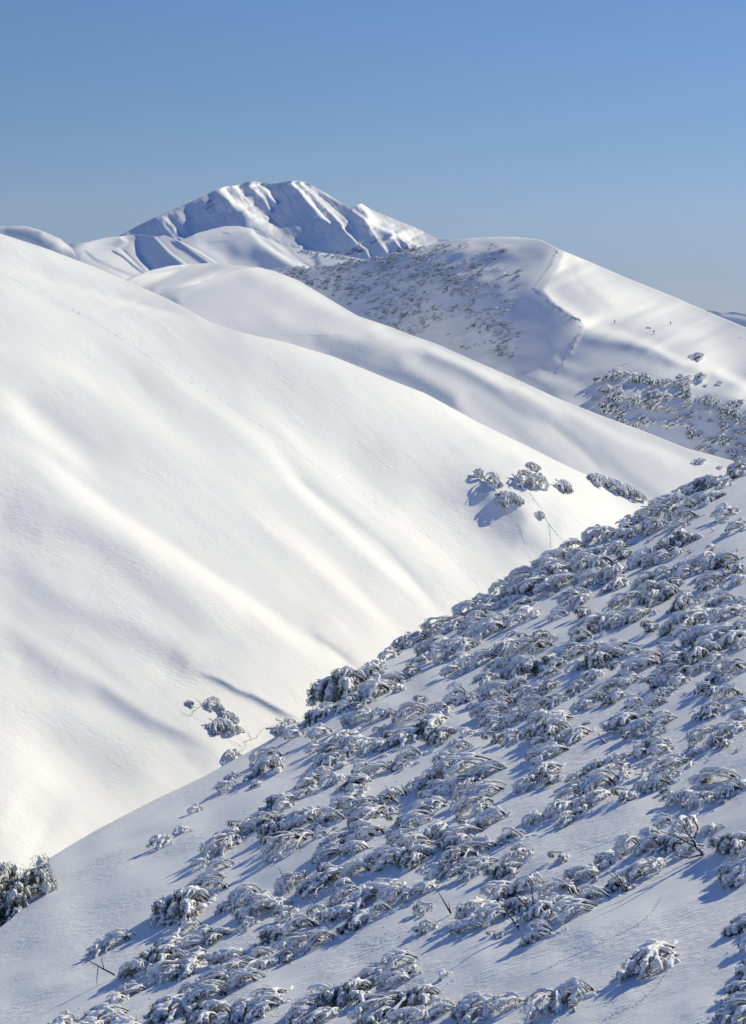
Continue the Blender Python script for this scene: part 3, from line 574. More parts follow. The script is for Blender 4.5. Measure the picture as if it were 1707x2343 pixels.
# ---------------------------------------------------------------- where the gums stand (traced frame by frame: x, y, width)
FR.update(T1=(550,1400,.3632), T2=(1200,1500,.3069), R7=(1000,1850,.428), R6=(350,1900,.3935), R8=(1100,1300,.3674), T5=(390,1570,.1513), T7=(1040,1040,.1755))
SPOTS = {
'T1': '280,705,120 470,650,220 350,770,130 560,620,150 650,610,130 640,450,230 780,370,150 860,335,120 950,265,130 1080,175,190 1200,120,130 1340,65,220 830,510,200 980,420,200 720,560,160 890,480,170 1080,380,140 1130,310,120 1220,210,180 1270,270,150 1400,230,180 1420,300,150 1350,370,150 1560,110,200 1500,45,200 1600,50,180 1560,280,200 1620,330,150 1480,110,150 750,660,220 880,650,150 1130,560,120 1080,640,170 1250,620,220 1370,520,200 1320,570,160 1200,700,260 1080,750,200 1040,810,150 960,800,160 1270,770,180 1620,480,170 1600,620,170 1620,700,150 520,760,150 640,790,220 480,860,120 570,850,140 740,830,200 840,850,160 700,880,150 520,930,160 600,930,150 1080,900,180 1020,960,120 900,980,190 760,980,150 730,1050,230 1400,850,150 1310,930,150 180,910,180 200,980,180 100,1090,80 40,1050,70 500,1020,170 440,1080,160 580,1060,160 420,1140,120 1180,1040,220 1120,1090,160 1330,990,200 1450,960,250 1560,980,220 1400,1070,230 1560,1120,220 1270,1110,200 660,1200,200 740,1130,150 930,1160,200 800,1200,180 780,1290,200 740,1340,150 1000,1310,150 600,1280,240 1200,1220,180 1400,1180,240 1500,1220,200 1110,1300,180 240,1180,220 290,1220,130 160,1310,200 250,1350,180 360,1320,200 430,1270,200 480,1360,100 500,1400,120 30,1340,120 330,1440,250 200,1470,160 640,1440,200 780,1400,200 720,1480,200 1050,1400,230 1230,1370,220 1130,1450,220 1400,1370,250 1580,1300,200 1500,1460,220 1350,1470,200',
'R8': '250,50,180 380,90,220 450,60,180 560,60,220 680,60,200 830,40,180 250,130,200 420,130,160 270,220,150 320,280,160 230,330,150 560,210,200 480,290,150 640,280,150 620,160,140 1050,60,180 1150,30,150 1290,30,140 1450,60,180 1430,110,120 1580,80,150 1000,200,220 1120,170,200 1250,220,200 1400,200,200 1530,180,180 1630,210,120 960,290,180 820,320,180 730,350,200 880,330,120 1060,370,150 1270,340,180 1400,290,220 1530,280,200 1620,260,120 1240,400,140 1500,380,220 1580,440,200 1360,420,180 1630,360,120 370,430,160 640,430,200 700,380,150 150,500,200 60,590,200 330,500,200 560,520,220 420,590,200 100,620,150 250,620,180 480,600,150 860,500,200 780,560,200 940,520,150 600,610,140 1070,560,200 1180,510,150 1000,600,180 1250,570,180 1380,540,200 1480,560,120 900,620,150 60,690,150 200,740,200 130,830,200 80,930,150 200,940,170 90,1060,150 200,1050,160',
'T2': '120,100,220 260,30,200 200,130,160 80,250,200 190,230,160 500,150,180 420,230,160 540,300,220 610,330,160 740,200,200 900,60,180 1150,120,220 1180,190,160 1320,80,200 970,210,160 1030,290,170 720,300,150 950,350,200 820,350,180 140,360,220 260,330,160 100,450,180 300,460,230 200,560,240 140,640,160 60,560,150 370,590,260 200,700,260 430,370,160 780,470,260 900,440,180 860,540,200 1060,460,220 1000,560,150 1340,250,180 1450,160,160 1560,100,220 1500,300,300 1430,400,180 1600,350,150 1600,440,180 1400,600,260 1580,540,220 1250,720,130 1480,650,150 960,660,260 1040,700,180 900,720,150 680,780,160 150,850,260 60,940,200 200,920,180 520,830,220 420,900,180 700,870,260 960,830,220 1090,800,220 1000,950,200 1100,880,160 880,960,160 740,1040,180 560,960,250 400,1020,260 520,1060,260 280,1130,240 340,1200,200 430,1160,160 1450,900,300 1250,1050,220 1120,1060,160 1330,1070,200 1550,990,200 1600,960,150 60,1210,180 1030,1240,180 1200,1240,240 1370,1290,150 1100,1380,300 960,1370,250 780,1420,250 1250,1420,200 1580,1380,260',
'R7': '40,330,180 120,270,180 380,320,140 440,260,140 250,290,150 180,350,120 660,260,110 780,340,200 930,260,150 1130,310,180 360,430,200 480,400,150 640,440,250 230,540,200 330,560,200 420,520,150 170,620,160 570,540,180 640,500,200 560,660,170 760,530,200 860,450,200 960,400,160 1130,790,300 600,1040,220 720,990,180 410,1020,200 220,1060,200 40,1050,200 1600,200,220 1610,380,150 1620,1030,200 1560,1110,120 40,890,90 420,130,180 250,170,160 340,40,200 190,210,160 1690,240,200 1720,850,180 1740,700,200 1760,1000,200 1650,300,230 1650,970,250 1700,1110,220 1690,600,200',
'R6': '400,100,180 360,130,140 440,40,150 290,190,120 400,200,150 330,270,180 350,330,200 220,400,160 100,440,180 60,520,140 240,480,100 440,440,130 540,390,160 620,430,250 560,540,120 790,310,160 900,330,120 730,420,200 780,480,140 1000,280,170 950,340,150 1090,240,180 1230,210,200 820,90,180 680,80,120 1020,130,180 1120,100,200 1200,60,180 1400,150,200 1450,60,150 1530,150,180 1590,80,150 1130,340,180 1180,400,200 1100,470,200 1200,510,230 1310,480,160 980,480,150 1340,330,200 1400,380,160 1490,370,130 1580,330,150 850,560,220 900,640,220 700,600,200 650,700,180 620,780,150 790,740,110 1000,620,160 230,560,130 380,600,160 240,640,220 100,640,200 60,720,200 170,720,160 80,820,200 200,800,200 280,740,150 440,720,200 530,800,220 400,850,250 350,930,220 560,850,180 200,960,180 130,1030,220 330,1060,250 640,1010,250 700,960,200 560,1050,200 860,1060,200 1000,960,250 1150,940,250 1280,830,200 1000,1060,200 1450,760,200 1400,870,200 1380,1000,300 1300,1060,250 1560,960,200 1550,1070,220 1580,450,120 1600,560,120',
'R5': '1260,700,80 1230,750,110 1060,880,80 880,1050,120 980,990,80 640,1570,170 540,1640,100 1290,970,110 770,1700,160 750,1740,150 700,1850,180 570,2000,220 360,2020,120 740,1880,200 640,1910,120 470,2060,200 300,2080,160 700,2080,200',
'R4': '1600,200,120 1520,250,110 1640,140,130 1430,250,160 1340,280,150 1240,330,170 1350,370,150 1450,320,150 1120,400,150 1220,410,150 1320,430,150 1160,480,140 1060,440,110 1010,480,120 890,530,140 970,520,120 1060,510,120 940,590,130 1000,630,130 720,570,160 640,640,150 750,630,140 840,610,150 680,700,150 780,690,150 860,680,150 590,700,150 440,750,150 520,720,130 510,790,150 600,790,150 700,770,130 340,830,150 420,860,140 300,880,130 170,900,150 250,870,120 230,930,140 1290,560,150 1230,600,150 1330,540,120 1180,650,150 1120,640,150 1560,400,130 1520,440,90 1620,480,130 1480,590,70 1550,650,150 1450,670,150 1340,690,140 1600,700,130 1480,770,140 1200,740,150 1120,800,130 1280,780,110 800,800,120 760,870,130 960,780,140 1050,860,150 1150,880,150 1300,880,150 1450,870,150 1580,860,130'}
RND = random.Random(7)
F_ = LAY['F']
def f_spots():
    out = []
    for fr, s in SPOTS.items():
        x0, y0, k = FR[fr]
        for tok in s.split():
            a, b, w = map(float, tok.split(','))
            x, y, w = x0+k*a, y0+k*b, w*k
            # two tracings of neighbouring windows overlap: keep one
            if any(abs(x-p[0]) < .28*(w+p[2])*.5 and abs(y-p[1]) < .2*(w+p[2])*.5 for p in out): continue
            out.append((x, y, w))
    return out
FS = f_spots()
# ---------------------------------------------------------------- build the land sheets
sheet('F','snow_slope','near slope of wind-packed snow covered in snow gums',M_FORE,60)
sheet('A','snow_hill','big smooth white hillside with soft gullies running down to the right',M_SLOPE,90)
sheet('B','snow_ridge','rounded middle ridge descending to the right',M_MID,200)
sheet('B2','low_hill','low snow hill tucked behind the middle ridge',M_MID,200)
sheet('C','corniced_ridge','right-hand ridge with a shaded scrubby flank and a bright smooth flank',M_MID,300)
sheet('D1','foothill','ribbed foothill below the left shoulder of the mountain',M_FAR,500)
sheet('D2','dome','rounded snow dome in front of the mountain',M_FAR,500)
sheet('E','mountain','far snow mountain with a shaded gullied face',M_PEAK,1300)
sheet('G','far_hill','small rounded hill on the left skyline',M_MID,300)
sheet('H','horizon_hill','low far hill on the right skyline',M_FAR,1500)
gv = [(-40000,-3000,GROUND_Z),(40000,-3000,GROUND_Z),(40000,50000,GROUND_Z),(-40000,50000,GROUND_Z)]
link('ground', mesh_from('ground', gv, [(0,1,2,3)], M_FAR, False), kind='structure', label='snow-covered valley ground under all the hills')

def ordinal(n):
    words = ['first','second','third','fourth','fifth','sixth','seventh','eighth','ninth','tenth','eleventh','twelfth','thirteenth','fourteenth','fifteenth','sixteenth','seventeenth','eighteenth','nineteenth','twentieth']
    tens = {20:'twenty',30:'thirty',40:'forty',50:'fifty'}
    if n <= 20: return words[n-1]
    t, u = n//10*10, n % 10
    return tens[t]+'-'+words[u-1] if u else {30:'thirtieth',40:'fortieth',50:'fiftieth'}[t]

# ---------------------------------------------------------------- gum kinds
KINDS_ = [dict(stems=7), dict(stems=8, L=3.2), dict(stems=6, leaf=1.5, load=1.15), dict(stems=7, leaf=.5, comb=True, load=.8), dict(stems=9, load=1.2, high=.8),
          dict(stems=5, leaf=1.6), dict(stems=8, leaf=.7, bury=.6, high=.7), dict(stems=6, comb=True, leaf=.9), dict(stems=7, load=1.25, leaf=1.2), dict(stems=5, bury=1, high=.6, leaf=.5),
          dict(stems=8, leaf=1.0, high=1.1), dict(stems=6, leaf=.3, load=.9, L=3.4),
          dict(stems=4, leaf=1.2, spread=.7, high=1.25), dict(stems=10, leaf=.7, spread=1.25, load=.9, high=.9), dict(stems=5, leaf=.15, load=.75, comb=True, high=1.2), dict(stems=9, leaf=1.7, load=1.0, spread=1.1)]
KWORD = ['arching','wide arching','dark-leaved','comb-branched','snow-heaped','leafy','half-buried','fan-branched','heavily loaded','low buried','tall arching','thin-leaved','narrow upright','broad tangled','bare-branched','thick leafy']
GUMS = [make_gum(100+i, **k) for i, k in enumerate(KINDS_)]
TINY = [make_gum(400+i, vox=.32, lod=True, stems=4, leaf=1.0, load=1.0) for i in range(4)]
LOWS = [make_gum(300+i, vox=.15, lod=True, **dict(KINDS_[j], leaf=1.0*KINDS_[j].get('leaf', 1), load=1.0*KINDS_[j].get('load', 1))) for i, j in enumerate((0, 2, 4, 8, 10, 5))]

# foreground: rows counted down from the crest of the near slope
def foff(p): return p[1]-float(F_.crest_y(p[0]))
FS2 = []
for (x, y, w) in FS:
    gy = y+.16*w; cy = float(F_.crest_y(x))
    if gy < cy+3: gy = cy+3
    FS2.append((x, gy, w))
FS2.sort(key=lambda p: -p[2])
inner = [p for p in FS2 if -20 < p[0] < 1725 and p[1] < 2370]
BIG = inner[:272]; SMALL = [p for p in FS2 if p not in BIG]
rows = {}
for p in BIG:
    rows.setdefault(int(max(foff(p), 0)//62), []).append(p)
rown = 0
DARKSPOTS = [(740, 1563), (800, 1530), (840, 1512), (470, 1690), (530, 1650), (440, 1560)]
used = []
for rk in sorted(rows):
    lst = sorted(rows[rk]); rown += 1
    for i, (x, gy, w) in enumerate(lst):
        near = [q for q in used if abs(q[0]-x) < 120 and abs(q[1]-gy) < 120]
        cand = list(range(len(GUMS)))
        RND.shuffle(cand)
        big = w > 62
        cand.sort(key=lambda c: sum(q[2] == c for q in near)+(3 if (c in (6, 9) and big) else 0)+(2 if (c == 3 and not big) else 0))
        c = cand[0]
        if w > 80 and c in (12, 14): c = RND.choice([0, 1, 5, 10, 13])
        if w > 85: c = RND.choice([1, 3, 7, 10, 11, 0]) if cand[0] in (6, 9, 4) else cand[0]
        used.append((x, gy, c))
        pos = F_.pos(x, gy); Y = pos[1]
        s = w*Y/FPX/3.85
        lab = '%s snow gum, %s from left in %s row below the near crest' % (KWORD[c], ordinal(i+1), ordinal(rown))
        place(GUMS[c], Vector(pos)+Vector((0, 0, -.12*s)), RND.gauss(.0, .42), (s*RND.uniform(1.0, 1.4), s*RND.choice((-1, 1))*RND.uniform(.8, 1.1), s*(RND.uniform(.75, 1.0) if w > 78 else RND.uniform(.8, 1.3))), lab, group='snow gums on the near slope')

# ---------------------------------------------------------------- smaller and farther gums: one mass
class Mass:
    def __init__(s): s.v = []; s.f = []; s.m = []; s.n = 0; s.cache = {}
    def get(s, me):
        if me.name not in s.cache:
            v = np.empty(len(me.vertices)*3, np.float32); me.vertices.foreach_get('co', v)
            q = []
            for p in me.polygons:
                ix = list(p.vertices); q.append(ix if len(ix) == 4 else ix+[ix[-1]] if len(ix) == 3 else ix[:4])
            s.cache[me.name] = (v.reshape(-1, 3), np.array(q))
        return s.cache[me.name]
    def add(s, meshes, loc, rz, sc, mats=(1, 0, 2), parts=(0, 1, 2)):
        R = np.array(Euler((0, 0, rz)).to_matrix())
        for k in parts:
            if meshes[k] is None: continue
            v, q = s.get(meshes[k])
            v = (v*np.array(sc))@R.T+np.array(loc)
            s.v.append(v); s.f.append(q+s.n); s.m.append(np.full(len(q), mats[k])); s.n += len(v)
    def build(s, name, **props):
        V = np.concatenate(s.v).astype(np.float32); F = np.concatenate(s.f); M = np.concatenate(s.m)
        tri = F[:, 2] == F[:, 3]
        me = bpy.data.meshes.new(name); me.vertices.add(len(V)); me.vertices.foreach_set('co', V.ravel())
        cnt = np.where(tri, 3, 4); st = np.concatenate([[0], np.cumsum(cnt)[:-1]])
        keep = np.ones(F.shape, bool); keep[tri, 3] = False
        L = F[keep]
        me.loops.add(len(L)); me.loops.foreach_set('vertex_index', L.astype(np.int32))
        me.polygons.add(len(F)); me.polygons.foreach_set('loop_start', st.astype(np.int32)); me.polygons.foreach_set('loop_total', cnt.astype(np.int32))
        me.polygons.foreach_set('use_smooth', np.full(len(F), True))
        for m in (M_GUMSNOW, M_BARK, M_LEAF): me.materials.append(m)
        me.polygons.foreach_set('material_index', M.astype(np.int32)); me.update(calc_edges=True)
        return link(name, me, **props)
mass = Mass()
for (x, gy, w) in SMALL:
    pos = F_.pos(x, gy); s = w*pos[1]/FPX/4.2
    mass.add(RND.choice(LOWS), pos-np.array([0, 0, .05]), RND.gauss(.12, .4), (s, s, s*1.1))
for (x, gy, w) in FS2:                                    # low growth between the bigger ones
    for k in range(2):
        if RND.random() < (.5 if gy < 1750 else .25):
            x2, y2 = x+RND.gauss(0, .6)*w, gy+RND.gauss(0, .35)*w
            if y2 < float(F_.crest_y(x2))+3: continue
            pos = F_.pos(x2, y2); s = w*RND.uniform(.2, .55)*pos[1]/FPX/3.7
            mass.add(RND.choice(LOWS), pos-np.array([0, 0, .12]), RND.gauss(.0, .6), (s, s, s*RND.uniform(.7, 1.3)))
C_ = LAY['C']
CL = '600,720,120 680,700,120 740,710,80 840,720,110 900,730,120 970,750,90 1020,760,120 1080,760,90 1120,770,80 1240,745,150 1210,765,100 1350,790,30 1450,775,50 1310,700,30 1300,585,110 1260,570,70 640,820,120 600,810,60 700,870,130 740,890,90 530,890,60 640,960,120 620,920,80 740,970,100 720,1040,90 850,1050,120 790,1060,80 870,900,120 900,920,90 960,860,110 1000,900,120 1040,870,90 990,960,90 1090,960,80 1160,850,110 1200,860,80 1220,920,90 1240,975,70 1290,900,80 1390,890,110 1420,900,90 1350,980,60 1500,960,110 1550,930,110 1560,980,120 1500,1010,80 1190,1020,90 1140,1070,90 1200,1080,80 1040,1080,100 960,1070,50 1380,1060,50 1310,1035,25 1270,1150,90 1320,1150,60 1480,1100,100 1620,1000,90 1600,1050,80 1400,1200,100 1460,1190,110 1540,1190,80 1620,1140,90 1640,1240,80 1540,1280,80 1330,1260,80 1400,1280,60 1610,930,100 1640,1080,80 1460,1050,40 1700,950,90 1720,1050,100 1700,1150,100 1720,1250,90 1640,1330,80 1560,1350,70'
x0, y0, k = FR['Z3']
cl = [tuple(map(float, t.split(','))) for t in CL.split()]
for (a, b, w) in cl:
    n = 1 if w < 60 else 3 if w > 78 else 2
    for j in range(n):
        x, y = x0+k*(a+(RND.uniform(-.5, .5)*w if n > 1 else 0)), y0+k*(b+.15*w+RND.uniform(-.2, .2)*w)
        pos = C_.pos(x, y); s = w*k*pos[1]/FPX/4.0*(.7 if n > 1 else 1)
        mass.add(RND.choice(LOWS), pos, RND.gauss(.2, .7), (s, s, s*1.2))
def inside(px, py, poly):
    c = False; j = len(poly)-1
    for i in range(len(poly)):
        if (poly[i][1] > py) != (poly[j][1] > py) and px < (poly[j][0]-poly[i][0])*(py-poly[i][1])/(poly[j][1]-poly[i][1])+poly[i][0]: c = not c
        j = i
    return c
poly = P('Z2', (70,186),(200,165),(320,146),(430,128),(540,98),(640,85),(760,80),(880,120),(880,260),(830,340),(900,400),(850,480),(700,445),(600,425),(500,390),(400,355),(300,300),(200,245),(120,205))
vx = [p[0] for p in poly]; vy = [p[1] for p in poly]; got = 0
while got < 3800:
    x, y = RND.uniform(min(vx), max(vx)), RND.uniform(min(vy), max(vy))
    if not inside(x, y, poly): continue
    edge = (x-min(vx))/(max(vx)-min(vx))
    nz = float(vnoise(np.array([[x]]), np.array([[y]]), 34, 7, -.34, 77)[0, 0])+.5*float(vnoise(np.array([[x]]), np.array([[y]]), 60, 40, 0, 78)[0, 0])
    if RND.random() > .95-.75*edge+.5*nz: continue
    got += 1
    pos = C_.pos(x, y); w = min(3.2+RND.expovariate(.45), 13); s = w*pos[1]/FPX/4.0
    big = w > 8
    mass.add(RND.choice(LOWS if big else TINY), pos-np.array([0, 0, .12*s]), RND.gauss(.1, .6), (s*1.2, s, s*1.05), parts=(0, 1, 2) if big else RND.choice([(1,), (0, 1), (1, 2), (0, 1, 2), (0, 2)]))
for i in range(46):                                     # along the ridge line and the saddle below the mountain
    t = RND.random(); x = 640+t*330+RND.gauss(0, 4); y = float(C_.crest_y(x))+RND.uniform(1, 5)
    pos = C_.pos(x, y); s = RND.uniform(7, 13)*pos[1]/FPX/4.0
    mass.add(RND.choice(LOWS), pos, RND.uniform(0, 6), (s, s, s*1.3))
D2_ = LAY['D2']
for i in range(60):
    t = RND.random(); x = 690+t*170; y = float(D2_.crest_y(x))+abs(RND.gauss(1, 4))+t*4
    pos = D2_.pos(x, y); s = RND.uniform(4, 9)*pos[1]/FPX/4.0
    mass.add(RND.choice(LOWS), pos, RND.uniform(0, 6), (s, s, s*1.2))
for i in range(40):
    x, y = 450+.2119*RND.uniform(900, 1500), 400+.2119*RND.uniform(985, 1030)
    pos = D2_.pos(x, y); s = RND.uniform(4, 9)*pos[1]/FPX/4.0
    mass.add(RND.choice(LOWS), pos, RND.uniform(0, 6), (s, s, s*1.2))
mass.build('snow_gum_scrub', kind='stuff', label='small and distant snow gums scattered over the slopes')

# ---------------------------------------------------------------- lone gums on the big hillside
A_ = LAY['A']; B_ = LAY['B']
RZA = -.588-math.pi
def lone(fr, a, b, w, v, label, lay=None, rz=None, zs=1.2, group='gums on the big hillside'):
    lay = lay or A_; x0, y0, k = FR[fr]; x, y = x0+k*a, y0+k*(b+.3*w)
    y = max(y, float(lay.crest_y(x))+1.5)
    pos = lay.pos(x, y); s = w*k*pos[1]/FPX/3.4; zs = 1+(zs-1)*.45
    return place(GUMS[v], Vector(pos)+Vector((0, 0, -.1*s)), RZA if rz is None else rz, (s, s, s*zs), label, group=group)
lone('T7',320,250,120,10,'small upright gum at the left end of the hillside clump',rz=RZA+.6,zs=2.8)
lone('T7',500,340,190,7,'second gum from the left in the upper row of the hillside clump',zs=2.2)
lone('T7',890,310,210,3,'large arching gum in the middle of the upper row of the hillside clump',zs=2.3)
lone('T7',975,385,130,5,'small dark gum wedged between the two arching gums of the hillside clump',zs=2.1)
lone('T7',1090,335,210,11,'arching gum with a dark right end in the hillside clump',zs=2.3)
lone('T7',1400,390,190,2,'dark-leaved gum standing alone at the right end of the hillside clump',zs=1.5)
lone('T7',1010,120,160,0,'small gum by itself highest on the hillside, above the clump',zs=1.0)
lone('T7',660,540,170,4,'left gum of the lower row of the hillside clump',zs=2.1)
lone('T7',770,560,150,8,'middle gum of the lower row of the hillside clump',zs=2.1)
lone('T7',850,590,110,1,'right gum of the lower row of the hillside clump',zs=2.1)
lone('T7',605,640,80,6,'little snowy gum hanging lowest in the hillside clump',zs=1.5)
lone('T7',1110,765,90,6,'lone tuft beside the footprints below the hillside clump',zs=2.1)
for i, (a, b, w) in enumerate([(850,222,90),(950,262,110),(1010,287,90),(1060,306,80)]):
    lone('R4',a,b-10,w,(4,8,2,0)[i],'%s from the left of four gums on the hill crest against the middle ridge' % ordinal(i+1), group='gums on the hill crest', zs=1.3)
lone('R4',1400,120,60,6,'small gum alone near the right end of the middle ridge',B_,rz=.2)
lone('R4',1510,158,36,9,'tiny tuft at the lower right tip of the middle ridge',B_,rz=.2)
lone('T5',300,240,130,5,'dark clump on a long bowed branch left of the hollow',zs=1.3)
lone('T5',620,215,190,3,'topmost arching gum beside the hollow on the lower hillside',zs=1.2)
lone('T5',750,305,160,8,'second gum down the line beside the hollow on the lower hillside',zs=1.2)
lone('T5',850,415,200,4,'third gum down the line beside the hollow on the lower hillside',zs=1.2)
lone('T5',690,560,220,2,'dark-leaved gum low in the hollow on the lower hillside',zs=1.4)
lone('T5',860,590,240,8,'biggest snow-heaped gum in the hollow on the lower hillside',zs=1.6)
lone('T5',1030,615,130,9,'rounded snow-covered gum at the right end of the hollow',zs=1.6)
lone('T5',950,1000,230,11,'twiggy gum half hidden behind the near crest',zs=1.3)
lone('R5',1545,425,110,2,'dark gum poking over the near crest beside the long shadow',zs=1.4)

lone('T1',640,452,270,15,'big bowed gum hanging dark leaves over the lower end of the crest thicket',F_,rz=.1,zs=1.45,group='snow gums on the near slope')
lone('T1',790,372,190,5,'dark leafy gum next up the crest from the big bowed gum',F_,rz=-.1,zs=1.4,group='snow gums on the near slope')
lone('R5',1000,1370,230,15,'dark-tipped gum at the left end of a short row, middle left of the slope',F_,rz=.1,zs=1.2,group='snow gums on the near slope')
# the tall leafy gum at the left edge, standing just beyond the near crest
SLOPE_K = 0.0
tall = make_gum(901, kind='tree', stems=19, L=6.2, load=.58, leaf=2.0, vox=.06, clump=1.7)
tb = F_.pos(25, 2112); ty = tb[1]*1.05
tloc = Vector(((12-CX)/FPX*ty, ty, -(2110-HY)/FPX*ty))
place(tall, tloc, 0.4, (1.45, 1.45, 1.85), 'tall dark-leaved gum with lumps of snow at the left edge, beyond the near crest')
tall2 = make_gum(907, kind='tree', stems=12, L=4.2, load=.5, leaf=1.8, vox=.06, clump=1.4)
t2 = Vector(((70-CX)/FPX*ty, ty, -(2085-HY)/FPX*ty))
place(tall2, t2, 1.4, 1.3, 'smaller bowed gum against the right side of the tall leafy gum')
SLOPE_K = .53

# ---------------------------------------------------------------- bare branches sticking out of the snow
def bare(fr, lay, lines, label, base, r0=.05, snowy=False):
    x0, y0, k = FR[fr]; Y = float(lay.depth(np.array(x0+k*base[0]), np.array(y0+k*base[1])))
    rng = random.Random(len(label)); acc = Acc(); blobs = []
    for n, ln in enumerate(lines):
        pts = [np.array([((x0+k*a)-CX)/FPX*Y, Y+rng.uniform(-.3, .3)+(i*.12), -((y0+k*b)-HY)/FPX*Y]) for i, (a, b) in enumerate(ln)]
        f = []
        for p, q in zip(pts[:-1], pts[1:]):
            for t in (0, .33, .66): f.append(p+(q-p)*t+np.array([rng.gauss(0, .02) for _ in range(3)]))
        f.append(pts[-1])
        rr = np.linspace(r0*(1 if n == 0 else .55), r0*.18, len(f)); acc.tube(f, rr)
        if snowy:
            for p, r in zip(f[:-1], rr[:-1]):
                blobs.append((p[0], p[1], p[2]+r*.9, r*1.1, r*1.1, r*.9))
    v, fc = acc.out(); org = v[0].copy()
    r = bpy.data.objects.new('dead_branch', None); COL.objects.link(r); r.location = org; r['label'] = label; r['category'] = 'bare branch'; r['group'] = 'bare branches in the snow'
    link('branches', mesh_from('branches', v-org, fc, M_BARK), r)
    if blobs:
        Bb = np.array(blobs); V = (ICO_V[None]*Bb[:, None, 3:6]+Bb[:, None, :3]).reshape(-1, 3)-org
        Fc = (ICO_F[None]+np.arange(len(Bb))[:, None, None]*len(ICO_V)).reshape(-1, 3)
        link('snow_cover', mesh_from('snow_cover', V, Fc, M_GUMSNOW), r)
bare('T5', A_, [[(830,960),(1000,900),(1120,845),(1220,820),(1300,780),(1360,700),(1410,640)],[(1220,820),(1190,720),(1150,640),(1110,600)],[(1300,780),(1300,720)],[(1200,780),(1140,690),(1085,640)],[(1360,700),(1350,640)]],'long bare twig lying on the lower hillside just above the near crest',(1100,860),.07)
bare('T5', A_, [[(180,430),(330,390),(440,320),(470,300),(440,240),(380,200),(320,190)],[(470,300),(420,230),(340,230)],[(180,430),(100,510)]],'bowed bare branch reaching left from the hollow to the dark clump',(330,390),.07)
bare('R5', F_, [[(620,1775),(570,1745),(520,1725),(470,1705),(425,1690)],[(560,1740),(548,1700),(550,1672)],[(530,1730),(525,1790),(520,1830)],[(470,1705),(440,1715)]],'forked bare branch jutting left near the bottom left clump',(620,1790),.10)
bare('T1', F_, [[(990,1200),(960,1175),(930,1140),(915,1100)],[(990,1200),(950,1185),(900,1160),(860,1160)],[(960,1180),(910,1170),(880,1190)]],'thick forked bare trunk amid the middle of the near slope',(990,1210),.17,True)
bare('T1', F_, [[(1045,1150),(1030,1120),(1015,1090)]],'short snow-capped stump right of the forked bare trunk',(1045,1155),.14,True)
bare('T2', F_, [[(598,650),(570,620),(550,575)]],'short leaning stump in the open strip left of centre right',(598,655),.14,True)
bare('R7', F_, [[(440,640),(400,590),(370,540),(310,490)],[(440,640),(425,580),(400,520)]],'pair of leaning trunks behind the dark leafy clump near the bottom',(440,645),.12,True)
bare('R7', F_, [[(510,560),(470,520),(440,480),(420,460)],[(510,560),(515,500),(508,430),(500,420)],[(490,540),(460,490)]],'snow-coated forked trunk standing above the dark leafy clump',(510,570),.13,True)
bare('R7', F_, [[(1425,245),(1390,210),(1370,170),(1340,130),(1320,90)],[(1370,170),(1400,110),(1370,50),(1310,30)],[(1390,210),(1330,180),(1280,150),(1200,130)],[(1425,245),(1350,270),(1270,250)]],'bare twisted trunk at the right of the long clump near the bottom right',(1425,250),.17,True)
bare('R7', F_, [[(75,560),(50,520),(20,470),(0,440)],[(75,560),(60,500)]],'thin bare trunk left of the bottom centre clump',(75,565),.10)
bare('R7', F_, [[(1020,430),(990,400),(950,350)],[(1000,460),(990,420),(960,380),(910,345)],[(1020,430),(960,470),(890,470),(840,460)]],'splayed bare trunks beside the open snow on the lower right',(1010,440),.14,True)
bare('R6', F_, [[(735,770),(732,740),(728,720)]],'tiny dark stub under the arch of gums at the lower left',(735,772),.07)
bare('R6', F_, [[(795,370),(770,310),(745,250),(718,190)],[(755,270),(735,230),(705,215)]],'slim upright twig rising above the lower left gums',(795,375),.05)
bare('R4', F_, [[(1060,490),(960,505),(880,520),(840,560)],[(1000,500),(930,530),(850,530)],[(960,505),(900,490),(850,500),(820,510)],[(960,510),(900,540),(850,555)]],'tangle of bare twigs on the near crest below the footprints',(1000,520),.10)
bare('Z3', C_, [[(1440,1410),(1400,1390),(1360,1400)]],'wisp of twig above the upper end of the near crest',(1440,1415),.1)

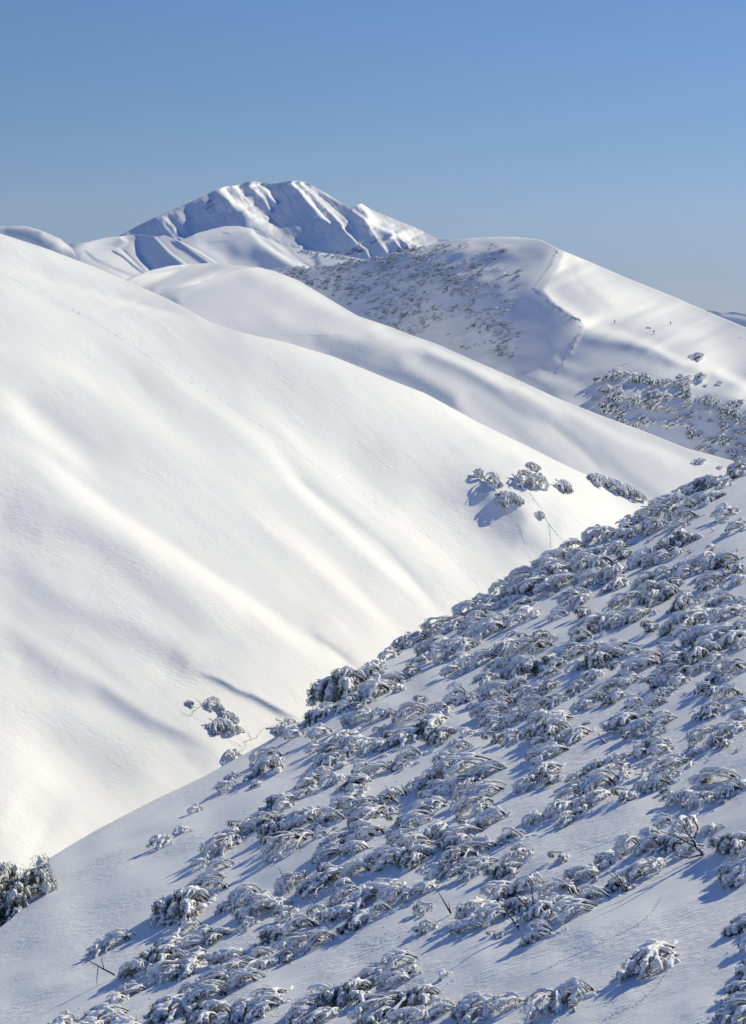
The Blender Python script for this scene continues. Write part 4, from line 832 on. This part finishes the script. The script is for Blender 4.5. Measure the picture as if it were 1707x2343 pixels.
# ---------------------------------------------------------------- tracks in the snow
def track(name, label, lay, pts, w=.25, h=.10, step=3.0, dashed=0, jitter=.12):
    P_ = []
    for (a, b), (c, d) in zip(pts[:-1], pts[1:]):
        n = max(int(math.hypot(c-a, d-b)/step), 1)
        for i in range(n): P_.append((a+(c-a)*i/n, b+(d-b)*i/n))
    P_.append(pts[-1]); P_ = np.array(P_)
    rng = np.random.default_rng(len(P_))
    P_[1:-1] = (P_[:-2]+P_[1:-1]*2+P_[2:])/4
    W = lay.pos(P_[:, 0], P_[:, 1]); T = np.gradient(W, axis=0); T /= np.linalg.norm(T, axis=1)[:, None]
    a, b = lay.pos(P_[:, 0]+1, P_[:, 1])-W, lay.pos(P_[:, 0], P_[:, 1]+1)-W
    N = np.cross(b, a); N /= np.linalg.norm(N, axis=1)[:, None]; N *= np.sign(N[:, 2:3])
    S = np.cross(T, N); S /= np.linalg.norm(S, axis=1)[:, None]
    V, F = [], []
    prof = [(-1.3, -.25), (-.45, 1.0), (.0, .25), (.45, 1.0), (1.3, -.25)]
    for i in range(len(W)):
        ww, hh = w*.8*(1+rng.normal(0, jitter)), .7*h*(1+rng.normal(0, .35)); off = S[i]*rng.normal(0, w*.3)
        for (u, z) in prof: V.append(W[i]+off+S[i]*u*ww+N[i]*z*hh)
    m = len(prof)
    gapn = np.convolve(rng.normal(0, 1, len(W)+20), np.ones(7)/7**.5*.5, 'same')
    for i in range(len(W)-1):
        if dashed and (i % dashed) == dashed-1 or gapn[i] > .55: continue
        for j in range(m-1): F.append((i*m+j, (i+1)*m+j, (i+1)*m+j+1, i*m+j+1))
    o = link(name, mesh_from(name, np.array(V), F, M_GUMSNOW), category='track', label=label)
    return o
track('ski_track','long worn track running diagonally down the big hillside',A_,P('H1',(0,225),(100,275),(200,325),(300,380),(400,435),(520,510),(640,590),(760,670),(860,715),(960,780),(1060,850),(1130,890),(1200,935),(1290,1010),(1400,1095))+P('H3',(330,340),(450,440),(560,510),(700,600),(820,710),(930,830)),.34,.13)
track('ski_track','faint crust line along the gully at the right of the hillside',A_,P('H2',(1180,400),(1300,520),(1380,600),(1450,640),(1560,730),(1650,770)),.2,.07,dashed=5)
track('ski_track','faint broken line crossing the upper left of the hillside',A_,P('H1',(120,530),(200,570),(320,620),(420,700),(540,770),(620,820)),.25,.07,dashed=4)
track('ski_track','faint broken line low on the bright rib of the hillside',A_,P('H2',(1050,280),(1150,380),(1250,480)),.22,.07,dashed=4)
track('ski_track','track crossing high over the bright flank of the right ridge',C_,P('Z3',(400,30),(700,110),(900,180),(1100,240),(1300,310),(1650,450)),.45,.16)
track('ski_track','pair of dotted tracks climbing through the shade above the scrub',C_,P('Z3',(650,668),(750,630),(850,600),(950,570),(1050,540)),.5,.2,dashed=3)
track('ski_track','dotted track left of the scrub, meeting the middle ridge',C_,P('Z3',(190,830),(300,785),(430,735)),.6,.22,dashed=3)
track('ski_track','skier track between the two right-hand skiers',C_,P('Z3',(890,440),(960,400),(1090,340)),.35,.12)
track('ski_track','level line across the shaded part of the middle ridge',B_,P('H1',(1170,489),(1400,492),(1650,496)),.3,.12)
def prints(label, lay, pts, n, sz=.16):
    rng = random.Random(n); V, F = [], []; c = 0
    seg = [math.hypot(q[0]-p[0], q[1]-p[1]) for p, q in zip(pts[:-1], pts[1:])]; tot = sum(seg)
    for i in range(n):
        d = tot*i/n; j = 0
        while d > seg[j] and j < len(seg)-1: d -= seg[j]; j += 1
        t = min(d/seg[j], 1); x = pts[j][0]+(pts[j+1][0]-pts[j][0])*t+(.7 if i % 2 else -.7)+rng.gauss(0, .3); y = pts[j][1]+(pts[j+1][1]-pts[j][1])*t+rng.gauss(0, .3)
        w = lay.pos(x, y)
        for (dx, dz, r) in ((-.12, .0, 1), (.14, .02, .8), (0, .03, .6)):
            s = sz*r*rng.uniform(.8, 1.4)
            V.append(ICO_V*np.array([s, s, s*.6])+w+np.array([dx*sz*6, rng.gauss(0, .1), dz])); F.append(ICO_F+c*len(ICO_V)); c += 1
    link('footprints', mesh_from('footprints', np.concatenate(V), np.concatenate(F), M_GUMSNOW), category='footprints', label=label)
prints('trail of footprints dropping from the hillside clump to the near crest', A_, P('T7',(980,500),(1050,600),(1120,700),(1180,810),(1230,900),(1240,1000),(1250,1100),(1255,1220)), 60, .12)
prints('second strand of footprints forking right below the hillside clump', A_, P('T7',(1225,890),(1290,980),(1350,1050),(1400,1110)), 22, .12)
prints('faint broken prints below the lower row of the hillside clump', A_, P('T7',(820,880),(860,960),(890,1060),(940,1180)), 18, .10)
prints('dotted animal tracks running straight up the lower left hillside', A_, P('H2',(500,455),(440,530),(400,610),(370,680),(330,770),(285,850),(255,930),(225,1015)), 60, .07)
prints('rough line of animal prints crossing the open snow at the lower right', F_, P('R7',(1200,475),(1150,560),(1080,620),(960,680),(830,740),(700,800),(580,860),(500,890)), 80, .055)
prints('scattered animal prints in the open snow near the bottom right corner', F_, P('R7',(1240,860),(1180,950),(1080,1040),(960,1090),(880,1140)), 46, .05)
cor = track('cornice', 'thin wind-cut snow lip between the shaded and the bright flank of the right ridge', C_, P('Z2',(1012,104),(1000,135),(985,165),(958,200),(930,235),(955,262),(980,285),(1010,305),(1060,330),(1095,350),(1085,380),(1070,410),(1060,440),(1030,490),(1000,530)), w=.9, h=.26, step=2.0, jitter=.5)
cor['kind'] = 'structure'; del cor['category']
# lumps of snow shed by the gums
rng = np.random.default_rng(5); V, Fq = [], []
for i in range(1700):
    x, gy, w = FS2[rng.integers(0, len(FS2))]
    x2, y2 = x+rng.normal(-.35, .5)*w, gy+rng.normal(.25, .25)*w
    if y2 < float(F_.crest_y(x2))+2: continue
    s = rng.uniform(.04, .13)
    V.append(ICO_V*np.array([s*1.3, s, s*.8])*(1+rng.normal(0, .12, (len(ICO_V), 1)))+F_.pos(x2, y2)); Fq.append(ICO_F+(len(V)-1)*len(ICO_V))
link('snow_clods', mesh_from('snow_clods', np.concatenate(V), np.concatenate(Fq), M_GUMSNOW), kind='stuff', label='small clods of snow fallen from the gums')
# ---------------------------------------------------------------- three skiers
M_COAT = mat('dark_ski_jacket', (.035, .04, .06), .8)[0]; M_HAT = mat('dark_hat', (.02, .02, .025), .9)[0]
M_PACK = mat('dark_rucksack', (.05, .035, .03), .85)[0]; M_SKI = mat('ski_base', (.05, .05, .06), .4)[0]; M_SKIN = mat('skin', (.45, .28, .2), .6)[0]
def skin_mesh(name, verts, edges, radii, material, root=0, levels=2):
    me = bpy.data.meshes.new(name); me.from_pydata(verts, edges, []); me.update()
    o = bpy.data.objects.new(name, me); COL.objects.link(o)
    m = o.modifiers.new('s', 'SKIN'); m.use_smooth_shade = True
    for i, r in enumerate(radii):
        r = r if isinstance(r, tuple) else (r, r)
        me.skin_vertices[0].data[i].radius = r; me.skin_vertices[0].data[i].use_root = (i == root)
    s = o.modifiers.new('u', 'SUBSURF'); s.levels = levels; s.render_levels = levels
    dg = bpy.context.evaluated_depsgraph_get(); out = bpy.data.meshes.new_from_object(o.evaluated_get(dg)); out.name = name
    bpy.data.objects.remove(o, do_unlink=True); out.materials.clear(); out.materials.append(material)
    return out
def skier(label, lay, px, py, rz, stride, lean):
    # pelvis, spine, neck, head ; legs ; arms with hands  (feet at z = 0, facing +X)
    V = [(0,0,.93),(lean*.35,0,1.15),(lean,0,1.40),(lean*1.15,0,1.50),(lean*1.25,0,1.60),(lean*1.3,0,1.73)]
    E = [(0,1),(1,2),(2,3),(3,4),(4,5)]; R = [(.15,.12),(.14,.11),(.17,.11),.055,.085,.07]
    for s in (-1, 1):
        b = len(V); f = stride*s
        V += [(0,.10*s,.88),(f*.55+.06,.11*s,.50),(f*.9,.11*s,.09),(f*.9+.17,.11*s,.05)]
        E += [(0,b),(b,b+1),(b+1,b+2),(b+2,b+3)]; R += [.095,.065,.05,.045]
        b = len(V)
        V += [(lean,.20*s,1.37),(lean+.02-f*.25,.25*s,1.10),(lean+.26-f*.3,.24*s,1.00),(lean+.34-f*.3,.235*s,.99)]
        E += [(2,b),(b,b+1),(b+1,b+2),(b+2,b+3)]; R += [.065,.05,.038,.045]
    pos = lay.pos(px, py)
    r = bpy.data.objects.new('person', None); COL.objects.link(r); r.location = Vector(pos)+Vector((0,0,.02)); r.rotation_euler = (0,0,rz); r.scale = (1.2,)*3
    r['label'] = label; r['category'] = 'person'; r['group'] = 'skiers on the right ridge'
    link('body', skin_mesh('body', V, E, R, M_COAT), r)
    hv = ICO_V*np.array([.095,.085,.075])+np.array([lean*1.3,0,1.76]); link('hat', mesh_from('hat', hv, ICO_F, M_HAT), r)
    fv = ICO_V*np.array([.03,.06,.07])+np.array([lean*1.28+.075,0,1.65]); link('face', mesh_from('face', fv, ICO_F, M_SKIN), r)
    bm = bmesh.new(); bmesh.ops.create_cube(bm, size=1.0); bmesh.ops.scale(bm, vec=(.24,.32,.52), verts=bm.verts); bmesh.ops.bevel(bm, geom=bm.edges[:], offset=.06, segments=2, affect='EDGES')
    bmesh.ops.translate(bm, vec=(lean*.7-.24,0,1.27), verts=bm.verts); me = bpy.data.meshes.new('backpack'); bm.to_mesh(me); bm.free(); me.materials.append(M_PACK); link('backpack', me, r)
    for s in (-1, 1):
        x = stride*s*.9+.1; sv = []; sf = []
        prof = [(-.85,.0),(-.3,.0),(.5,.0),(.8,.02),(.95,.12)]
        for (u, z) in prof:
            for (yy, zz) in ((-.04,0),(.04,0),(.04,.025),(-.04,.025)): sv.append((x+u,.11*s+yy,z+zz-.01))
        for i in range(len(prof)-1):
            for j in range(4): sf.append((i*4+j,i*4+(j+1)%4,(i+1)*4+(j+1)%4,(i+1)*4+j))
        sf += [(0,1,2,3),(16,17,18,19)]
        link('ski', mesh_from('ski', sv, sf, M_SKI, False), r)
x0, y0, k = FR['Z3']
skier('leftmost of the three dark-clad skiers, alone on the bright flank', LAY['C'], x0+k*672, y0+k*328, 2.6, .22, .12)
skier('lowest of the three dark-clad skiers, beside two small dark tufts', LAY['C'], x0+k*966, y0+k*406, 3.4, .2, .14)
skier('rightmost of the three dark-clad skiers, highest on the flank', LAY['C'], x0+k*1090, y0+k*340, 3.5, .25, .12)
for i, (a, b) in enumerate([(915, 362), (932, 363)]):  # plain lumps standing in for two dark snow-covered shrub tips
    pos = LAY['C'].pos(x0+k*a, y0+k*b)
    v, f = ICO_V*np.array([.75,.6,.5]), ICO_F
    rng = np.random.default_rng(i); v = v*(1+rng.normal(0, .14, (len(v), 1)))
    o = link('shrub', mesh_from('shrub', v+np.array([0,0,.15]), f, M_SHRUB, False), category='shrub', label=('left' if i == 0 else 'right')+' of two small dark lumps in the snow beside the lowest skier', group='small dark lumps beside the skier')
    o.location = Vector(pos)
